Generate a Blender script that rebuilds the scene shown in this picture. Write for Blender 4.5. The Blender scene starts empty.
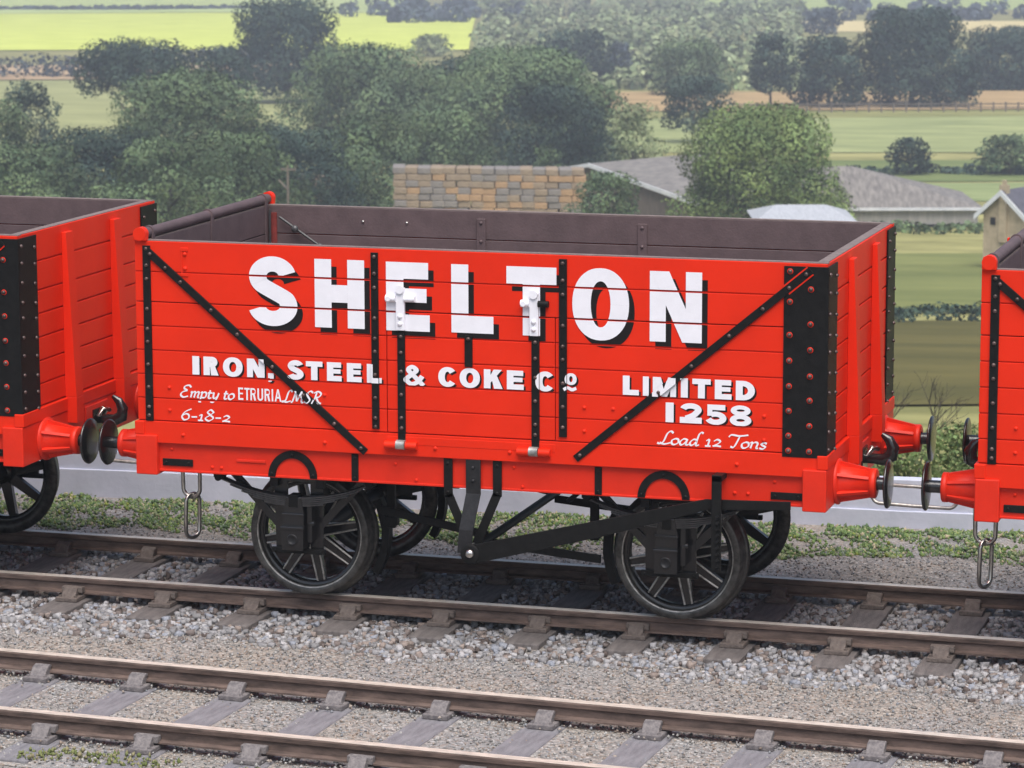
import bpy, bmesh, math, random
import numpy as np
from mathutils import Vector, Matrix, noise
random.seed(7); rng = np.random.default_rng(7)
R = math.radians; PI = math.pi
sc = bpy.context.scene; COL = sc.collection

# ------------------------------------------------------------------ camera, light, exposure
CAMP = Vector((6.4583, -21.585, 5.1804)); YAW = 0.29401; PIT = 0.16367; ROL = -0.002735; FPX = 3199.35
F_ = Vector((-math.sin(YAW)*math.cos(PIT), math.cos(YAW)*math.cos(PIT), -math.sin(PIT)))
R_ = F_.cross(Vector((0, 0, 1))).normalized(); U_ = R_.cross(F_)
R2 = R_*math.cos(ROL) + U_*math.sin(ROL); U2 = -R_*math.sin(ROL) + U_*math.cos(ROL)
cd = bpy.data.cameras.new('camera'); cam = bpy.data.objects.new('camera', cd); COL.objects.link(cam)
M = Matrix((R2, U2, -F_)).transposed().to_4x4(); M.translation = CAMP; cam.matrix_world = M
cd.sensor_width = 36; cd.lens = FPX*36/1024; cd.clip_start = .5; cd.clip_end = 9000
cd.dof.use_dof = True; cd.dof.focus_distance = 21.0; cd.dof.aperture_fstop = 6.3
sc.camera = cam

SUN_EL, SUN_AZ = 62, 26          # azimuth measured from the camera side (-Y), negative = from the left
w = bpy.data.worlds.new('World'); sc.world = w; w.use_nodes = True
nt = w.node_tree; bg = nt.nodes['Background']; sky = nt.nodes.new('ShaderNodeTexSky'); sky.sky_type = 'NISHITA'
sky.sun_disc = False; sky.sun_elevation = R(SUN_EL); sky.sun_rotation = R(180+SUN_AZ*-1); sky.air_density = 1.0; sky.dust_density = 4.0; sky.ozone_density = .6
nt.links.new(sky.outputs[0], bg.inputs[0]); bg.inputs[1].default_value = 0.15
sd = bpy.data.lights.new('sun', 'SUN'); sun = bpy.data.objects.new('sun', sd); COL.objects.link(sun)
sd.energy = 3.3; sd.angle = R(50); sd.color = (1, .97, .93)
sdir = Vector((math.sin(R(SUN_AZ))*math.cos(R(SUN_EL)), -math.cos(R(SUN_AZ))*math.cos(R(SUN_EL)), math.sin(R(SUN_EL))))
sun.rotation_euler = sdir.to_track_quat('Z', 'Y').to_euler()
sc.view_settings.view_transform = 'Standard'; sc.view_settings.look = 'None'; sc.view_settings.gamma = 1
sc.view_settings.exposure = 0.12

# ------------------------------------------------------------------ helpers
def srgb(r, g, b):
    f = lambda c: c/12.92 if c <= .04045 else ((c+.055)/1.055)**2.4
    return (f(r/255), f(g/255), f(b/255))
def mat(name, col, rough=.6, metal=0., var=.12, scale=4., bump=0., bscale=60., attr=None, col2=None, spec=.5, fac=(.35, .65), stretch=(1, 1, 1)):
    m = bpy.data.materials.new(name); m.use_nodes = True
    n = m.node_tree.nodes; L = m.node_tree.links; b = n['Principled BSDF']
    b.inputs['Roughness'].default_value = rough; b.inputs['Metallic'].default_value = metal
    b.inputs['Specular IOR Level'].default_value = spec
    tc = n.new('ShaderNodeTexCoord'); mp = n.new('ShaderNodeMapping'); mp.inputs['Scale'].default_value = stretch
    L.new(tc.outputs['Object'], mp.inputs[0])
    nz = n.new('ShaderNodeTexNoise'); nz.inputs['Scale'].default_value = scale; nz.inputs['Detail'].default_value = 7; nz.inputs['Roughness'].default_value = .65
    L.new(mp.outputs[0], nz.inputs['Vector'])
    rp = n.new('ShaderNodeValToRGB'); L.new(nz.outputs['Fac'], rp.inputs[0])
    c2 = col2 if col2 else tuple(min(1, c*(1+var)) for c in col); c1 = col if col2 else tuple(c*(1-var) for c in col)
    rp.color_ramp.elements[0].position = fac[0]; rp.color_ramp.elements[0].color = (*c1, 1)
    rp.color_ramp.elements[1].position = fac[1]; rp.color_ramp.elements[1].color = (*c2, 1)
    if attr:
        a = n.new('ShaderNodeAttribute'); a.attribute_name = attr
        mx = n.new('ShaderNodeMix'); mx.data_type = 'RGBA'; mx.blend_type = 'MULTIPLY'; mx.inputs[0].default_value = 1
        L.new(rp.outputs[0], mx.inputs[6]); L.new(a.outputs['Color'], mx.inputs[7]); L.new(mx.outputs[2], b.inputs['Base Color'])
    else: L.new(rp.outputs[0], b.inputs['Base Color'])
    if bump:
        n2 = n.new('ShaderNodeTexNoise'); n2.inputs['Scale'].default_value = bscale; n2.inputs['Detail'].default_value = 4
        L.new(mp.outputs[0], n2.inputs['Vector'])
        bp = n.new('ShaderNodeBump'); bp.inputs['Strength'].default_value = bump; bp.inputs['Distance'].default_value = .02
        L.new(n2.outputs['Fac'], bp.inputs['Height']); L.new(bp.outputs[0], b.inputs['Normal'])
    return m

class MB:
    def __init__(s): s.v = []; s.f = []; s.m = []; s.s = []
    def add(s, vs, fs, mi=0, smooth=False):
        o = len(s.v); s.v += [tuple(v) for v in vs]; s.f += [tuple(i+o for i in f) for f in fs]; s.m += [mi]*len(fs); s.s += [smooth]*len(fs)
        return s
    def box(s, x0, x1, y0, y1, z0, z1, mi=0):
        v = [(x, y, z) for x in (x0, x1) for y in (y0, y1) for z in (z0, z1)]
        return s.add(v, [(0, 1, 3, 2), (4, 6, 7, 5), (0, 4, 5, 1), (2, 3, 7, 6), (0, 2, 6, 4), (1, 5, 7, 3)], mi)
    def hexa(s, bot, top, mi=0):
        return s.add(list(bot)+list(top), [(3, 2, 1, 0), (4, 5, 6, 7), (0, 1, 5, 4), (1, 2, 6, 5), (2, 3, 7, 6), (3, 0, 4, 7)], mi)
    def prism(s, poly, y0, y1, mi=0, ax='y'):          # poly in (x,z) extruded along y (or (y,z) along x)
        n = len(poly); a = sum(poly[i][0]*poly[(i+1) % n][1]-poly[(i+1) % n][0]*poly[i][1] for i in range(n))
        if a < 0: poly = poly[::-1]
        mk = (lambda p, t: (p[0], t, p[1])) if ax == 'y' else (lambda p, t: (t, p[0], p[1]))
        v = [mk(p, y0) for p in poly]+[mk(p, y1) for p in poly]
        fs = [tuple(range(n)), tuple(range(2*n-1, n-1, -1))]+[(i, i+n, (i+1) % n+n, (i+1) % n) for i in range(n)]
        return s.add(v, fs, mi)
    def cyl(s, p0, p1, r0, r1=None, n=16, mi=0, smooth=True, caps=True):
        r1 = r0 if r1 is None else r1
        p0 = Vector(p0); p1 = Vector(p1); d = (p1-p0).normalized()
        a = d.orthogonal().normalized(); b = d.cross(a)
        v = [p0+(a*math.cos(t)+b*math.sin(t))*r0 for t in [2*PI*i/n for i in range(n)]]+[p1+(a*math.cos(t)+b*math.sin(t))*r1 for t in [2*PI*i/n for i in range(n)]]
        s.add(v, [(i, (i+1) % n, (i+1) % n+n, i+n) for i in range(n)], mi, smooth)
        if caps: s.add(v, [tuple(range(n-1, -1, -1)), tuple(range(n, 2*n))], mi)
        return s
    def lathe(s, c, ax, prof, n=32, mi=0, closed=False):      # prof: (axial, radius)
        c = Vector(c); ax = Vector(ax).normalized(); a = ax.orthogonal().normalized(); b = ax.cross(a); m = len(prof)
        v = [c+ax*h+(a*math.cos(t)+b*math.sin(t))*r for h, r in prof for t in [2*PI*i/n for i in range(n)]]
        k = m if closed else m-1
        return s.add(v, [(j*n+i, j*n+(i+1) % n, ((j+1) % m)*n+(i+1) % n, ((j+1) % m)*n+i) for j in range(k) for i in range(n)], mi, True)
    def tube(s, pts, r, n=8, mi=0, closed=False, flat=None):
        P = [Vector(p) for p in pts]; m = len(P); rings = []
        up = Vector((0, 1, 0))
        for i, p in enumerate(P):
            q0 = P[i-1] if (i > 0 or closed) else p; q1 = P[(i+1) % m] if (i < m-1 or closed) else p
            d = (q1-q0).normalized(); u = up if abs(d.dot(up)) < .95 else Vector((1, 0, 0))
            a = d.cross(u).normalized(); b = d.cross(a)
            ri = r[i] if isinstance(r, (list, tuple)) else r; fl = flat if flat else 1
            rings += [p+a*math.cos(t)*ri+b*math.sin(t)*ri*fl for t in [2*PI*k/n for k in range(n)]]
        k = m if closed else m-1
        s.add(rings, [(j*n+i, j*n+(i+1) % n, ((j+1) % m)*n+(i+1) % n, ((j+1) % m)*n+i) for j in range(k) for i in range(n)], mi, True)
        if not closed: s.add(rings, [tuple(range(n-1, -1, -1)), tuple(range((m-1)*n, m*n))], mi)
        return s
    def dome(s, c, ax, r, h, mi=0, n=8):
        return s.lathe(c, ax, [(-.002, r), (h*.55, r*.9), (h, r*.45), (h*1.02, .0004)], n, mi)
    def build(s, name, mats, parent=None, bevel=0, loc=(0, 0, 0)):
        me = bpy.data.meshes.new(name); me.from_pydata(s.v, [], s.f)
        for m in (mats if isinstance(mats, (list, tuple)) else [mats]): me.materials.append(m)
        me.polygons.foreach_set('material_index', s.m); me.polygons.foreach_set('use_smooth', s.s); me.update()
        bm = bmesh.new(); bm.from_mesh(me); bmesh.ops.recalc_face_normals(bm, faces=bm.faces); bm.to_mesh(me); bm.free()
        o = bpy.data.objects.new(name, me); COL.objects.link(o); o.location = loc
        if parent: o.parent = parent
        if bevel:
            bmesh_weld(me)
            md = o.modifiers.new('bevel', 'BEVEL'); md.width = bevel; md.segments = 2; md.limit_method = 'ANGLE'; md.angle_limit = R(40)
        return o
def bmesh_weld(me): pass
def tag(o, label=None, cat=None, group=None, kind=None):
    if label: o['label'] = label
    if cat: o['category'] = cat
    if group: o['group'] = group
    if kind: o['kind'] = kind
    return o
def empty(name, loc, label, cat, group=None, rz=0):
    o = bpy.data.objects.new(name, None); COL.objects.link(o); o.location = loc; o.rotation_euler = (0, 0, rz); o.empty_display_size = .3
    return tag(o, label, cat, group)
def copy_tree(o, parent=None):
    c = o.copy(); COL.objects.link(c)
    if parent: c.parent = parent
    for ch in list(o.children): copy_tree(ch, c)
    return c
def soup(name, V, Fc, mats, cols=None, parent=None, smooth=False):   # numpy mesh, equal sided faces, optional colour per face
    me = bpy.data.meshes.new(name); nv = len(V); nf, k = Fc.shape
    me.vertices.add(nv); me.vertices.foreach_set('co', V.astype(np.float32).ravel())
    me.loops.add(nf*k); me.loops.foreach_set('vertex_index', Fc.astype(np.int32).ravel())
    me.polygons.add(nf); me.polygons.foreach_set('loop_start', np.arange(0, nf*k, k, dtype=np.int32)); me.polygons.foreach_set('loop_total', np.full(nf, k, dtype=np.int32))
    if smooth: me.polygons.foreach_set('use_smooth', np.ones(nf, dtype=bool))
    me.materials.append(mats); me.update(calc_edges=True)
    if cols is not None:
        ca = me.color_attributes.new('tint', 'FLOAT_COLOR', 'CORNER')
        c = np.ones((nf*k, 4), np.float32); c[:, :3] = np.repeat(cols, k, axis=0); ca.data.foreach_set('color', c.ravel())
    me.validate()
    o = bpy.data.objects.new(name, me); COL.objects.link(o)
    if parent: o.parent = parent
    return o
ICO_V = np.array([(0, 0, 1), (1, 0, 0), (0, 1, 0), (-1, 0, 0), (0, -1, 0), (0, 0, -1)], float)
ICO_F = np.array([(0, 1, 2), (0, 2, 3), (0, 3, 4), (0, 4, 1), (5, 2, 1), (5, 3, 2), (5, 4, 3), (5, 1, 4)])
CUB_V = np.array([(x, y, z) for x in (-.62, .62) for y in (-.62, .62) for z in (-.62, .62)], float)
CUB_F = np.array([(0, 1, 3, 2), (4, 6, 7, 5), (0, 4, 5, 1), (2, 3, 7, 6), (0, 2, 6, 4), (1, 5, 7, 3)])
def stones(name, P, size, mt, cols, base='cube', squash=.75, parent=None):
    bv, bf = (CUB_V, CUB_F) if base == 'cube' else (ICO_V, ICO_F)
    n = len(P); k = len(bv)
    V = bv[None]*(1+rng.uniform(-.32, .32, (n, k, 3))); V[:, :, 2] *= squash
    V *= rng.uniform(.7, 1.3, (n, 1, 3))
    a = rng.uniform(0, 2*PI, n); b = rng.uniform(-.6, .6, n); ca, sa, cb, sb = np.cos(a), np.sin(a), np.cos(b), np.sin(b)
    X = V[:, :, 0]*cb[:, None]+V[:, :, 2]*sb[:, None]; Z = -V[:, :, 0]*sb[:, None]+V[:, :, 2]*cb[:, None]; Y = V[:, :, 1]
    V = np.stack([X*ca[:, None]-Y*sa[:, None], X*sa[:, None]+Y*ca[:, None], Z], 2)*np.asarray(size).reshape(-1, 1, 1)+P[:, None]
    Fc = (bf[None]+np.arange(n)[:, None, None]*k).reshape(-1, bf.shape[1])
    return soup(name, V.reshape(-1, 3), Fc, mt, np.repeat(cols, len(bf), axis=0), parent)

# ------------------------------------------------------------------ materials
red = mat('red_paint', (.71, .024, .0045), .5, spec=.2, var=.05, scale=2.2, bump=.06, bscale=90)
red2 = mat('red_underframe_paint', (.66, .024, .007), .45, spec=.3, var=.06, scale=5, bump=.06, bscale=70)
brown = mat('brown_inside', srgb(90, 74, 76), .6, var=.14, scale=6, bump=.12, bscale=70)
ironred = mat('stained_red_iron', srgb(128, 52, 48), .6, var=.3, scale=14)
topedge = mat('grey_brown_edge', srgb(118, 104, 100), .65, var=.18, scale=14)
black = mat('black_ironwork', (.009, .009, .009), .5, spec=.16, var=.25, scale=20, bump=.12, bscale=120)
gblack = mat('gloss_black', (.010, .010, .011), .22, spec=.8, var=.2, scale=9, bump=.06)
iron = mat('dark_iron', (.022, .022, .024), .42, metal=.2, spec=.3, var=.3, scale=20, bump=.1)
boltm = mat('worn_bolt', (.10, .07, .065), .4, metal=.4, var=.5, scale=30)
steel = mat('polished_steel', (.62, .60, .57), .28, metal=1, var=.15, scale=20)
springm = mat('spring_steel', (.065, .065, .068), .35, metal=.3, var=.3, scale=20)
wornsteel = mat('worn_steel', (.40, .39, .37), .36, metal=.6, var=.4, scale=22)
tyrem = mat('wheel_steel', (.085, .083, .080), .36, metal=.6, var=.45, scale=18, bump=.1)
white = mat('white_paint', (.80, .80, .86), .45, var=.03, scale=8, bump=.05)
blackp = mat('black_letter_shade', (.010, .008, .008), .6, spec=.2, var=.1)
sleepm = mat('sleeper_wood', srgb(90, 85, 84), .85, col2=srgb(118, 112, 110), scale=5, bump=.5, bscale=40, stretch=(5, 1, 1))
sleepg = mat('sleeper_wood_grey', srgb(110, 108, 113), .85, col2=srgb(136, 134, 138), scale=5, bump=.5, bscale=40, stretch=(5, 1, 1))
chairm = mat('cast_chair', srgb(86, 77, 73), .8, col2=srgb(112, 102, 96), scale=30, bump=.4)
chairg = mat('cast_chair_grey', srgb(92, 88, 90), .8, col2=srgb(128, 122, 121), scale=30, bump=.4)
railrust = mat('rusty_rail_side', srgb(72, 60, 55), .75, col2=srgb(116, 98, 90), scale=5, bump=.25, stretch=(1, 4, 4))
railtop = mat('worn_rail_head', srgb(206, 196, 184), .38, metal=.15, var=.3, scale=8, stretch=(1, 6, 1))
def ground_mat():
    m = bpy.data.materials.new('fine_gravel'); m.use_nodes = True; n = m.node_tree.nodes; L = m.node_tree.links; b = n['Principled BSDF']
    b.inputs['Roughness'].default_value = .95; b.inputs['Specular IOR Level'].default_value = .2
    tc = n.new('ShaderNodeTexCoord')
    v = n.new('ShaderNodeTexVoronoi'); v.inputs['Scale'].default_value = 58; L.new(tc.outputs['Object'], v.inputs['Vector'])
    sp = n.new('ShaderNodeSeparateColor'); L.new(v.outputs['Color'], sp.inputs[0])
    rp = n.new('ShaderNodeValToRGB'); L.new(sp.outputs[0], rp.inputs[0]); e = rp.color_ramp.elements
    e[0].color = (*srgb(114, 111, 108), 1); e[1].color = (*srgb(194, 191, 187), 1)
    for p, c in ((.3, (140, 138, 135)), (.6, (160, 157, 153)), (.82, (146, 133, 123))): x = e.new(p); x.color = (*srgb(*c), 1)
    nz = n.new('ShaderNodeTexNoise'); nz.inputs['Scale'].default_value = .9; nz.inputs['Detail'].default_value = 6; L.new(tc.outputs['Object'], nz.inputs['Vector'])
    r2 = n.new('ShaderNodeValToRGB'); L.new(nz.outputs['Fac'], r2.inputs[0]); r2.color_ramp.elements[0].position = .38; r2.color_ramp.elements[1].position = .62
    r2.color_ramp.elements[0].color = (.90, .92, .96, 1); r2.color_ramp.elements[1].color = (1, .955, .90, 1)
    mx = n.new('ShaderNodeMix'); mx.data_type = 'RGBA'; mx.blend_type = 'MULTIPLY'; mx.inputs[0].default_value = 1
    L.new(rp.outputs[0], mx.inputs[6]); L.new(r2.outputs[0], mx.inputs[7]); L.new(mx.outputs[2], b.inputs['Base Color'])
    bp = n.new('ShaderNodeBump'); bp.inputs['Strength'].default_value = .8; bp.inputs['Distance'].default_value = .012; bp.invert = True
    L.new(v.outputs['Distance'], bp.inputs['Height']); L.new(bp.outputs[0], b.inputs['Normal'])
    return m
gravel = ground_mat()
stonem = mat('ballast_stone', (.92, .92, .92), .85, var=.14, scale=60, bump=.5, attr='tint')
grassm = mat('short_grass', (.95, .95, .95), .9, var=.1, scale=8, attr='tint', spec=.15)

# ------------------------------------------------------------------ valley behind the railway
cy_, sy_ = math.cos(YAW), math.sin(YAW)
HD = Vector((-sy_, cy_, 0)); HR = Vector((cy_, sy_, 0))          # heading of the view and its right, on the map
PROF = [(480, 60), (430, 85), (300, 150), (225, 220), (180, 300), (110, 420), (80, 520), (50, 650), (20, 900), (-10, 1400)]
def slope(py): return math.tan(PIT+math.atan((py-384)/FPX))
TAB = [(20, -.9), (27, -1.0), (33, -2.8), (45, -4.6)]+[(h, CAMP.z-h*slope(py)) for py, h in PROF]+[(1900, -55), (2600, -5), (4200, 60)]
def terr(h):
    for (h0, z0), (h1, z1) in zip(TAB, TAB[1:]):
        if h <= h1: t = max(0, (h-h0)/(h1-h0)); return z0+(z1-z0)*t
    return TAB[-1][1]
def lat(px, h, py=150): return h*(px-512)/FPX/(math.cos(PIT)-(py-384)/FPX*math.sin(PIT)*-1*-1)
def W(u, h, dz=0, z=None):
    p = CAMP+HR*u+HD*h; return Vector((p.x, p.y, (terr(h)+dz) if z is None else z))
def D_of(py):
    for (y0, h0), (y1, h1) in zip(PROF, PROF[1:]):
        if py >= y1: return h0+(h1-h0)*(py-y0)/(y1-y0)
    return PROF[-1][1]
meadow = mat('meadow', srgb(118, 118, 74), .95, col2=srgb(164, 160, 106), fac=(.4, .6), scale=.06, spec=.1, bump=.3, bscale=2, stretch=(1, 2.5, 1))
def sheet(name, us, hs, mt, dz=0., kind='structure', bow=None):
    V = []; nx = len(us(hs[0]))
    for h in hs:
        for u in us(h): p = W(u, h, dz); p.z += .35*noise.noise(Vector((p.x*.02, p.y*.02, 0)))*(h > 60); V.append(p)
    F = [(j*nx+i, j*nx+i+1, (j+1)*nx+i+1, (j+1)*nx+i) for j in range(len(hs)-1) for i in range(nx-1)]
    b = MB(); b.add(V, F, 0, True); o = b.build(name, mt); tag(o, kind=kind); return o
hs = [20, 27, 33, 39, 45, 52, 60]+sorted(set(list(range(70, 440, 10))+list(range(440, 1500, 20))+[85, 420, 520, 650, 900, 1400]))+[1700, 1900, 2200, 2600, 3200, 4200]
sheet('terrain', lambda h: [(-1+2*i/40)*(h*.75+60) for i in range(41)], hs, meadow)
def field(name, px0, px1, py0, py1, c1, c2, dz=.2, sc_=.08, px0b=None, px1b=None, stretch=(1, 2.5, 1)):   # py0 = near edge, py1 = far edge
    h0, h1 = D_of(py0), D_of(py1); m = mat(name+'_cover', tuple(q*1.02 for q in srgb(*c1)), .95, col2=tuple(min(.9, q*1.25) for q in srgb(*c2)), scale=sc_, spec=.1, stretch=stretch, fac=(.32, .68))
    n = max(3, int((h1-h0)/12)); H = sorted(set([h0+(h1-h0)*i/n for i in range(n+1)]+[q for _, q in PROF if h0 < q < h1]))
    a0 = px0 if px0b is None else px0b; a1 = px1 if px1b is None else px1b
    def us(h):
        t = (h-h0)/(h1-h0); l = lat(px0+(a0-px0)*t, h); r = lat(px1+(a1-px1)*t, h); return [l+(r-l)*i/16 for i in range(17)]
    return sheet(name, us, H, m, .07 if h1 < 460 else .16)
field('green_field', 560, 1500, 320, 262, (98, 106, 62), (116, 120, 72), .15)
field('rough_field', 560, 1500, 420, 336, (76, 75, 42), (94, 88, 50), .15)
field('grass_field', 840, 1500, 205, 186, (118, 132, 86), (134, 144, 98), .2)
field('scrub_field', 820, 1500, 184, 166, (96, 110, 66), (112, 122, 76), .2)
field('pasture_field', 600, 1500, 160, 121, (124, 134, 90), (150, 156, 106), .2)
field('stubble_field', 560, 1500, 112, 95, (150, 126, 90), (176, 152, 112), .2)
field('olive_strip', 640, 1500, 121, 112.5, (118, 122, 74), (140, 138, 90), .25)
field('pale_field', -500, 420, 150, 80, (134, 138, 92), (152, 154, 106), .2)
field('stubble_strip', -500, 420, 79, 66, (158, 134, 104), (180, 156, 124), .3)
field('yellow_field', -600, 470, 50, 15, (186, 198, 84), (204, 212, 108), .3, px1b=478)
field('pale_green_field', -700, 440, 14.5, 11.5, (168, 184, 116), (182, 196, 128), .3)
field('yellow_green_field', -800, 430, 11, 1, (170, 184, 112), (184, 196, 124), .3)
field('wheat_field', 745, 1500, 36, 24, (196, 182, 128), (212, 196, 146), .35)
field('lime_field', 700, 1500, 14, 3, (156, 172, 106), (174, 186, 118), .3)

def leafmat(name, c1, c2):
    m = mat(name, c1, .85, col2=c2, scale=.35, spec=.12, attr='tint'); return m
LEAF = {
 'dark': leafmat('dark_leaves', (.024, .044, .042), (.055, .084, .060)),
 'mid': leafmat('mid_leaves', (.062, .098, .060), (.135, .185, .085)),
 'pale': leafmat('pale_leaves', (.15, .19, .10), (.28, .32, .17)),
 'lime': leafmat('lime_leaves', (.085, .13, .055), (.20, .26, .09)),
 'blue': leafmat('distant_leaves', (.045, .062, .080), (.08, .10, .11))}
bark = mat('bark', (.06, .05, .04), .9, var=.3, scale=3)
def leaves(blobs, size, dens, seed, tint=.16):
    r = np.random.default_rng(seed); Vs = []; Cs = []
    for (cx, cy, cz, rx, ry, rz) in blobs:
        n = max(40, int(dens*(rx*ry+rx*rz+ry*rz)/size**2))
        d = r.normal(size=(n, 3)); d /= np.linalg.norm(d, axis=1)[:, None]
        lump = 1+.16*np.sin(d[:, 0]*7+cx)*np.sin(d[:, 1]*6+cy)*np.sin(d[:, 2]*8+cz)
        rad = (r.uniform(.55, 1.0, n)**.5)*lump*np.where(r.random(n) < .08, 1.12, 1)
        P = d*rad[:, None]*np.array((rx, ry, rz))+np.array((cx, cy, cz))
        nn = d+np.array((0, 0, .25))+r.normal(scale=.42, size=(n, 3)); nn /= np.linalg.norm(nn, axis=1)[:, None]
        a = np.cross(nn, r.normal(size=(n, 3))); a /= np.linalg.norm(a, axis=1)[:, None]; b = np.cross(nn, a)
        s = size*r.uniform(.55, 1.3, n)[:, None]
        q = np.stack([P+a*s, P+b*s*.75, P-a*s*.9, P-b*s*.7+nn*s*.2], 1); Vs.append(q.reshape(-1, 3))
        Cs.append(np.clip(r.normal(1, tint*.5, (n, 1))*(r.uniform(.50, 1.55)+r.normal(0, .04, (n, 3))), .35, 2.0))
    V = np.concatenate(Vs); n = len(V)//4
    return V, np.arange(n*4).reshape(-1, 4), np.concatenate(Cs)
def tree(name, label, px, base, wpx, toppy, h, kind, shape='round', group=None, trunk=.14, cat='tree', seed=None, leaf=None, dens=1.15):
    """wpx wide, crown from the ground (base row of its distance) up to row toppy, standing at h metres"""
    sc = h/FPX/.985; Wd = wpx*sc; Z0 = terr(h) if base is None else CAMP.z-h*slope(base); Ht = CAMP.z-h*slope(toppy)-Z0
    seed = seed or int(px*7+wpx); r = random.Random(seed)
    if shape in ('mound', 'bush'): Wd *= 1.18
    elif shape in ('round', 'tall'): Wd *= 1.08
    p = W(lat(px, h), h); root = empty(name, (p.x, p.y, Z0), label, cat, group)
    hx = Wd/2; blobs = []; cb = Ht*trunk; ch = Ht-cb
    nb = {'round': 16, 'flat': 14, 'bush': 10, 'tall': 12, 'mound': 20}[shape]
    nb = int(nb*1.9)
    for i in range(nb):
        zf = (i+r.random())/nb; a = i*2.4+r.uniform(-.5, .5)
        if shape == 'flat': zf = .45+.47*zf; prof = 1-.35*abs(zf-.65)
        elif shape in ('bush', 'mound'): prof = max(.06, 1-zf**2.3)**.5
        elif shape == 'tall': prof = math.sqrt(max(.1, 1-((zf-.4)/.62)**2))*(1-.2*zf)
        else: prof = math.sqrt(max(.08, 1-((zf-.42)/.62)**2))
        sz = r.uniform(.20, .36); rr = hx*.78*prof*r.uniform(.45, 1.05)**.6; rz = min(ch*.2, hx*sz)*r.uniform(.8, 1.15)
        z = min(max(cb+ch*zf, cb+rz*.7), Ht-rz*.9)
        blobs.append((math.cos(a)*rr, math.sin(a)*rr, z, hx*sz*1.15, hx*sz*1.15, rz))
    zc = {'flat': .68, 'bush': .36, 'mound': .40}.get(shape, .5)
    blobs.append((0, 0, cb+ch*zc, hx*.66, hx*.66, ch*(.24 if shape == 'flat' else .38))); blobs.append((r.uniform(-.2, .2)*hx, 0, Ht-ch*.15, hx*.32, hx*.32, ch*.15))
    ls = leaf or .00052*h
    V, Fc, C = leaves(blobs, ls, dens*.95, seed)
    V[:, 2] = np.maximum(V[:, 2], .02)
    soup('crown', V, Fc, LEAF[kind], C, root)
    t = MB(); tr = max(.05, Wd*.022)
    t.tube([(0, 0, -.3), (r.uniform(-.1, .1), 0, cb*.7), (r.uniform(-.2, .2), .1, cb+ch*.4)], [tr*1.5, tr, tr*.5], 8)
    for k in range(5):
        a = k*1.3+seed; z0 = cb*.7+ch*.07*k; t.tube([(0, 0, z0), (math.cos(a)*hx*.25, math.sin(a)*hx*.25, z0+ch*.12), (math.cos(a)*hx*.40, math.sin(a)*hx*.40, z0+ch*.25)], [tr*.6, tr*.4, tr*.15], 6)
    t.build('trunk', bark, root)
    return root
G = 'trees in the valley beyond the railway'
tree('oak_tree', 'dark round-headed tree on the edge of the bright yellow field, tallest at the top left', 289, 95, 112, -1, 440, 'dark', 'round', G, .02, dens=1.6)
tree('spreading_tree', 'flat-topped dark tree with gaps in its crown, left of the round dark tree', 137, 150, 122, 38, 345, 'dark', 'flat', G, .2)
tree('spreading_tree', 'small dark tree between the flat-topped tree and the round-headed one', 222, 110, 62, 45, 380, 'dark', 'round', G, .1)
tree('leafy_tree', 'big grey-green tree in front of the flat-topped tree', 185, 215, 160, 70, 255, 'mid', 'mound', G, .04)
tree('dark_tree', 'ragged very dark tree at the left edge of the view', 30, 205, 78, 80, 275, 'dark', 'tall', G, .05)
tree('leafy_tree', 'paler tree in front of the ragged dark tree at the left edge', 2, 215, 66, 98, 240, 'mid', 'round', G, .04)
tree('leafy_tree', 'soft green domed tree right below the round dark tree', 364, 165, 150, 44, 335, 'mid', 'mound', G, .04)
tree('leafy_tree', 'widest green tree of the valley, rising above the straw stack', 515, 185, 186, 48, 315, 'mid', 'mound', G, .03)
tree('dark_tree', 'darker rounded tree in front of the widest tree', 552, 185, 112, 86, 280, 'dark', 'round', G, .03)
tree('leafy_tree', 'green tree joining the soft domed tree and the widest tree', 418, 170, 116, 68, 328, 'mid', 'mound', G, .03)
tree('dark_tree', 'bluish dark tree showing between the domed tree and the widest tree', 455, 170, 96, 58, 345, 'dark', 'round', G, .03)
tree('leafy_tree', 'green shoulder tree at the right of the widest tree', 592, 190, 82, 84, 305, 'mid', 'mound', G, .03)
tree('dark_tree', 'dark tree filling the gap right of the big grey-green tree', 262, 205, 92, 124, 262, 'dark', 'mound', G, .03)
tree('leafy_tree', 'green tree low at the left end of the straw stack', 372, 215, 96, 112, 250, 'mid', 'mound', G, .03)
tree('leafy_tree', 'rounded green tree above the left part of the straw stack', 448, 195, 92, 108, 268, 'mid', 'round', G, .03)
tree('leafy_tree', 'light green bushy tree at the right of the dark rounded tree', 634, 185, 66, 103, 285, 'pale', 'bush', G, .03)
tree('dark_tree', 'dark tree in front of the hillside wood, above the widest tree', 574, 95, 76, 30, 500, 'dark', 'round', G, .08)
tree('leafy_tree', 'grey-green tree before the hillside wood, left of the slender oak', 690, 108, 84, 40, 460, 'mid', 'round', G, .08)
tree('dark_tree', 'dark bushy tree on the left of the stubble field', 694, 132, 72, 76, 350, 'dark', 'bush', G, .05)
tree('oak_tree', 'slender dark oak with a bare stem on the stubble field', 771, 106, 48, 35, 425, 'dark', 'tall', G, .2, dens=1.7)
tree('oak_tree', 'middle-sized dark oak between the slender and the broad one', 829, 108, 72, 37, 425, 'dark', 'round', G, .05, dens=1.7)
tree('oak_tree', 'broadest and tallest dark oak of the row on the stubble field', 911, 108, 120, 9, 428, 'dark', 'round', G, .04, dens=1.7)
tree('oak_tree', 'little dark conical tree touching the broad oak on its right', 965, 108, 34, 58, 424, 'dark', 'tall', G, .05, dens=1.7)
tree('dark_tree', 'dark tree mass at the right edge behind the row of oaks', 1008, 98, 96, 28, 480, 'dark', 'mound', G, .05)
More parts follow.
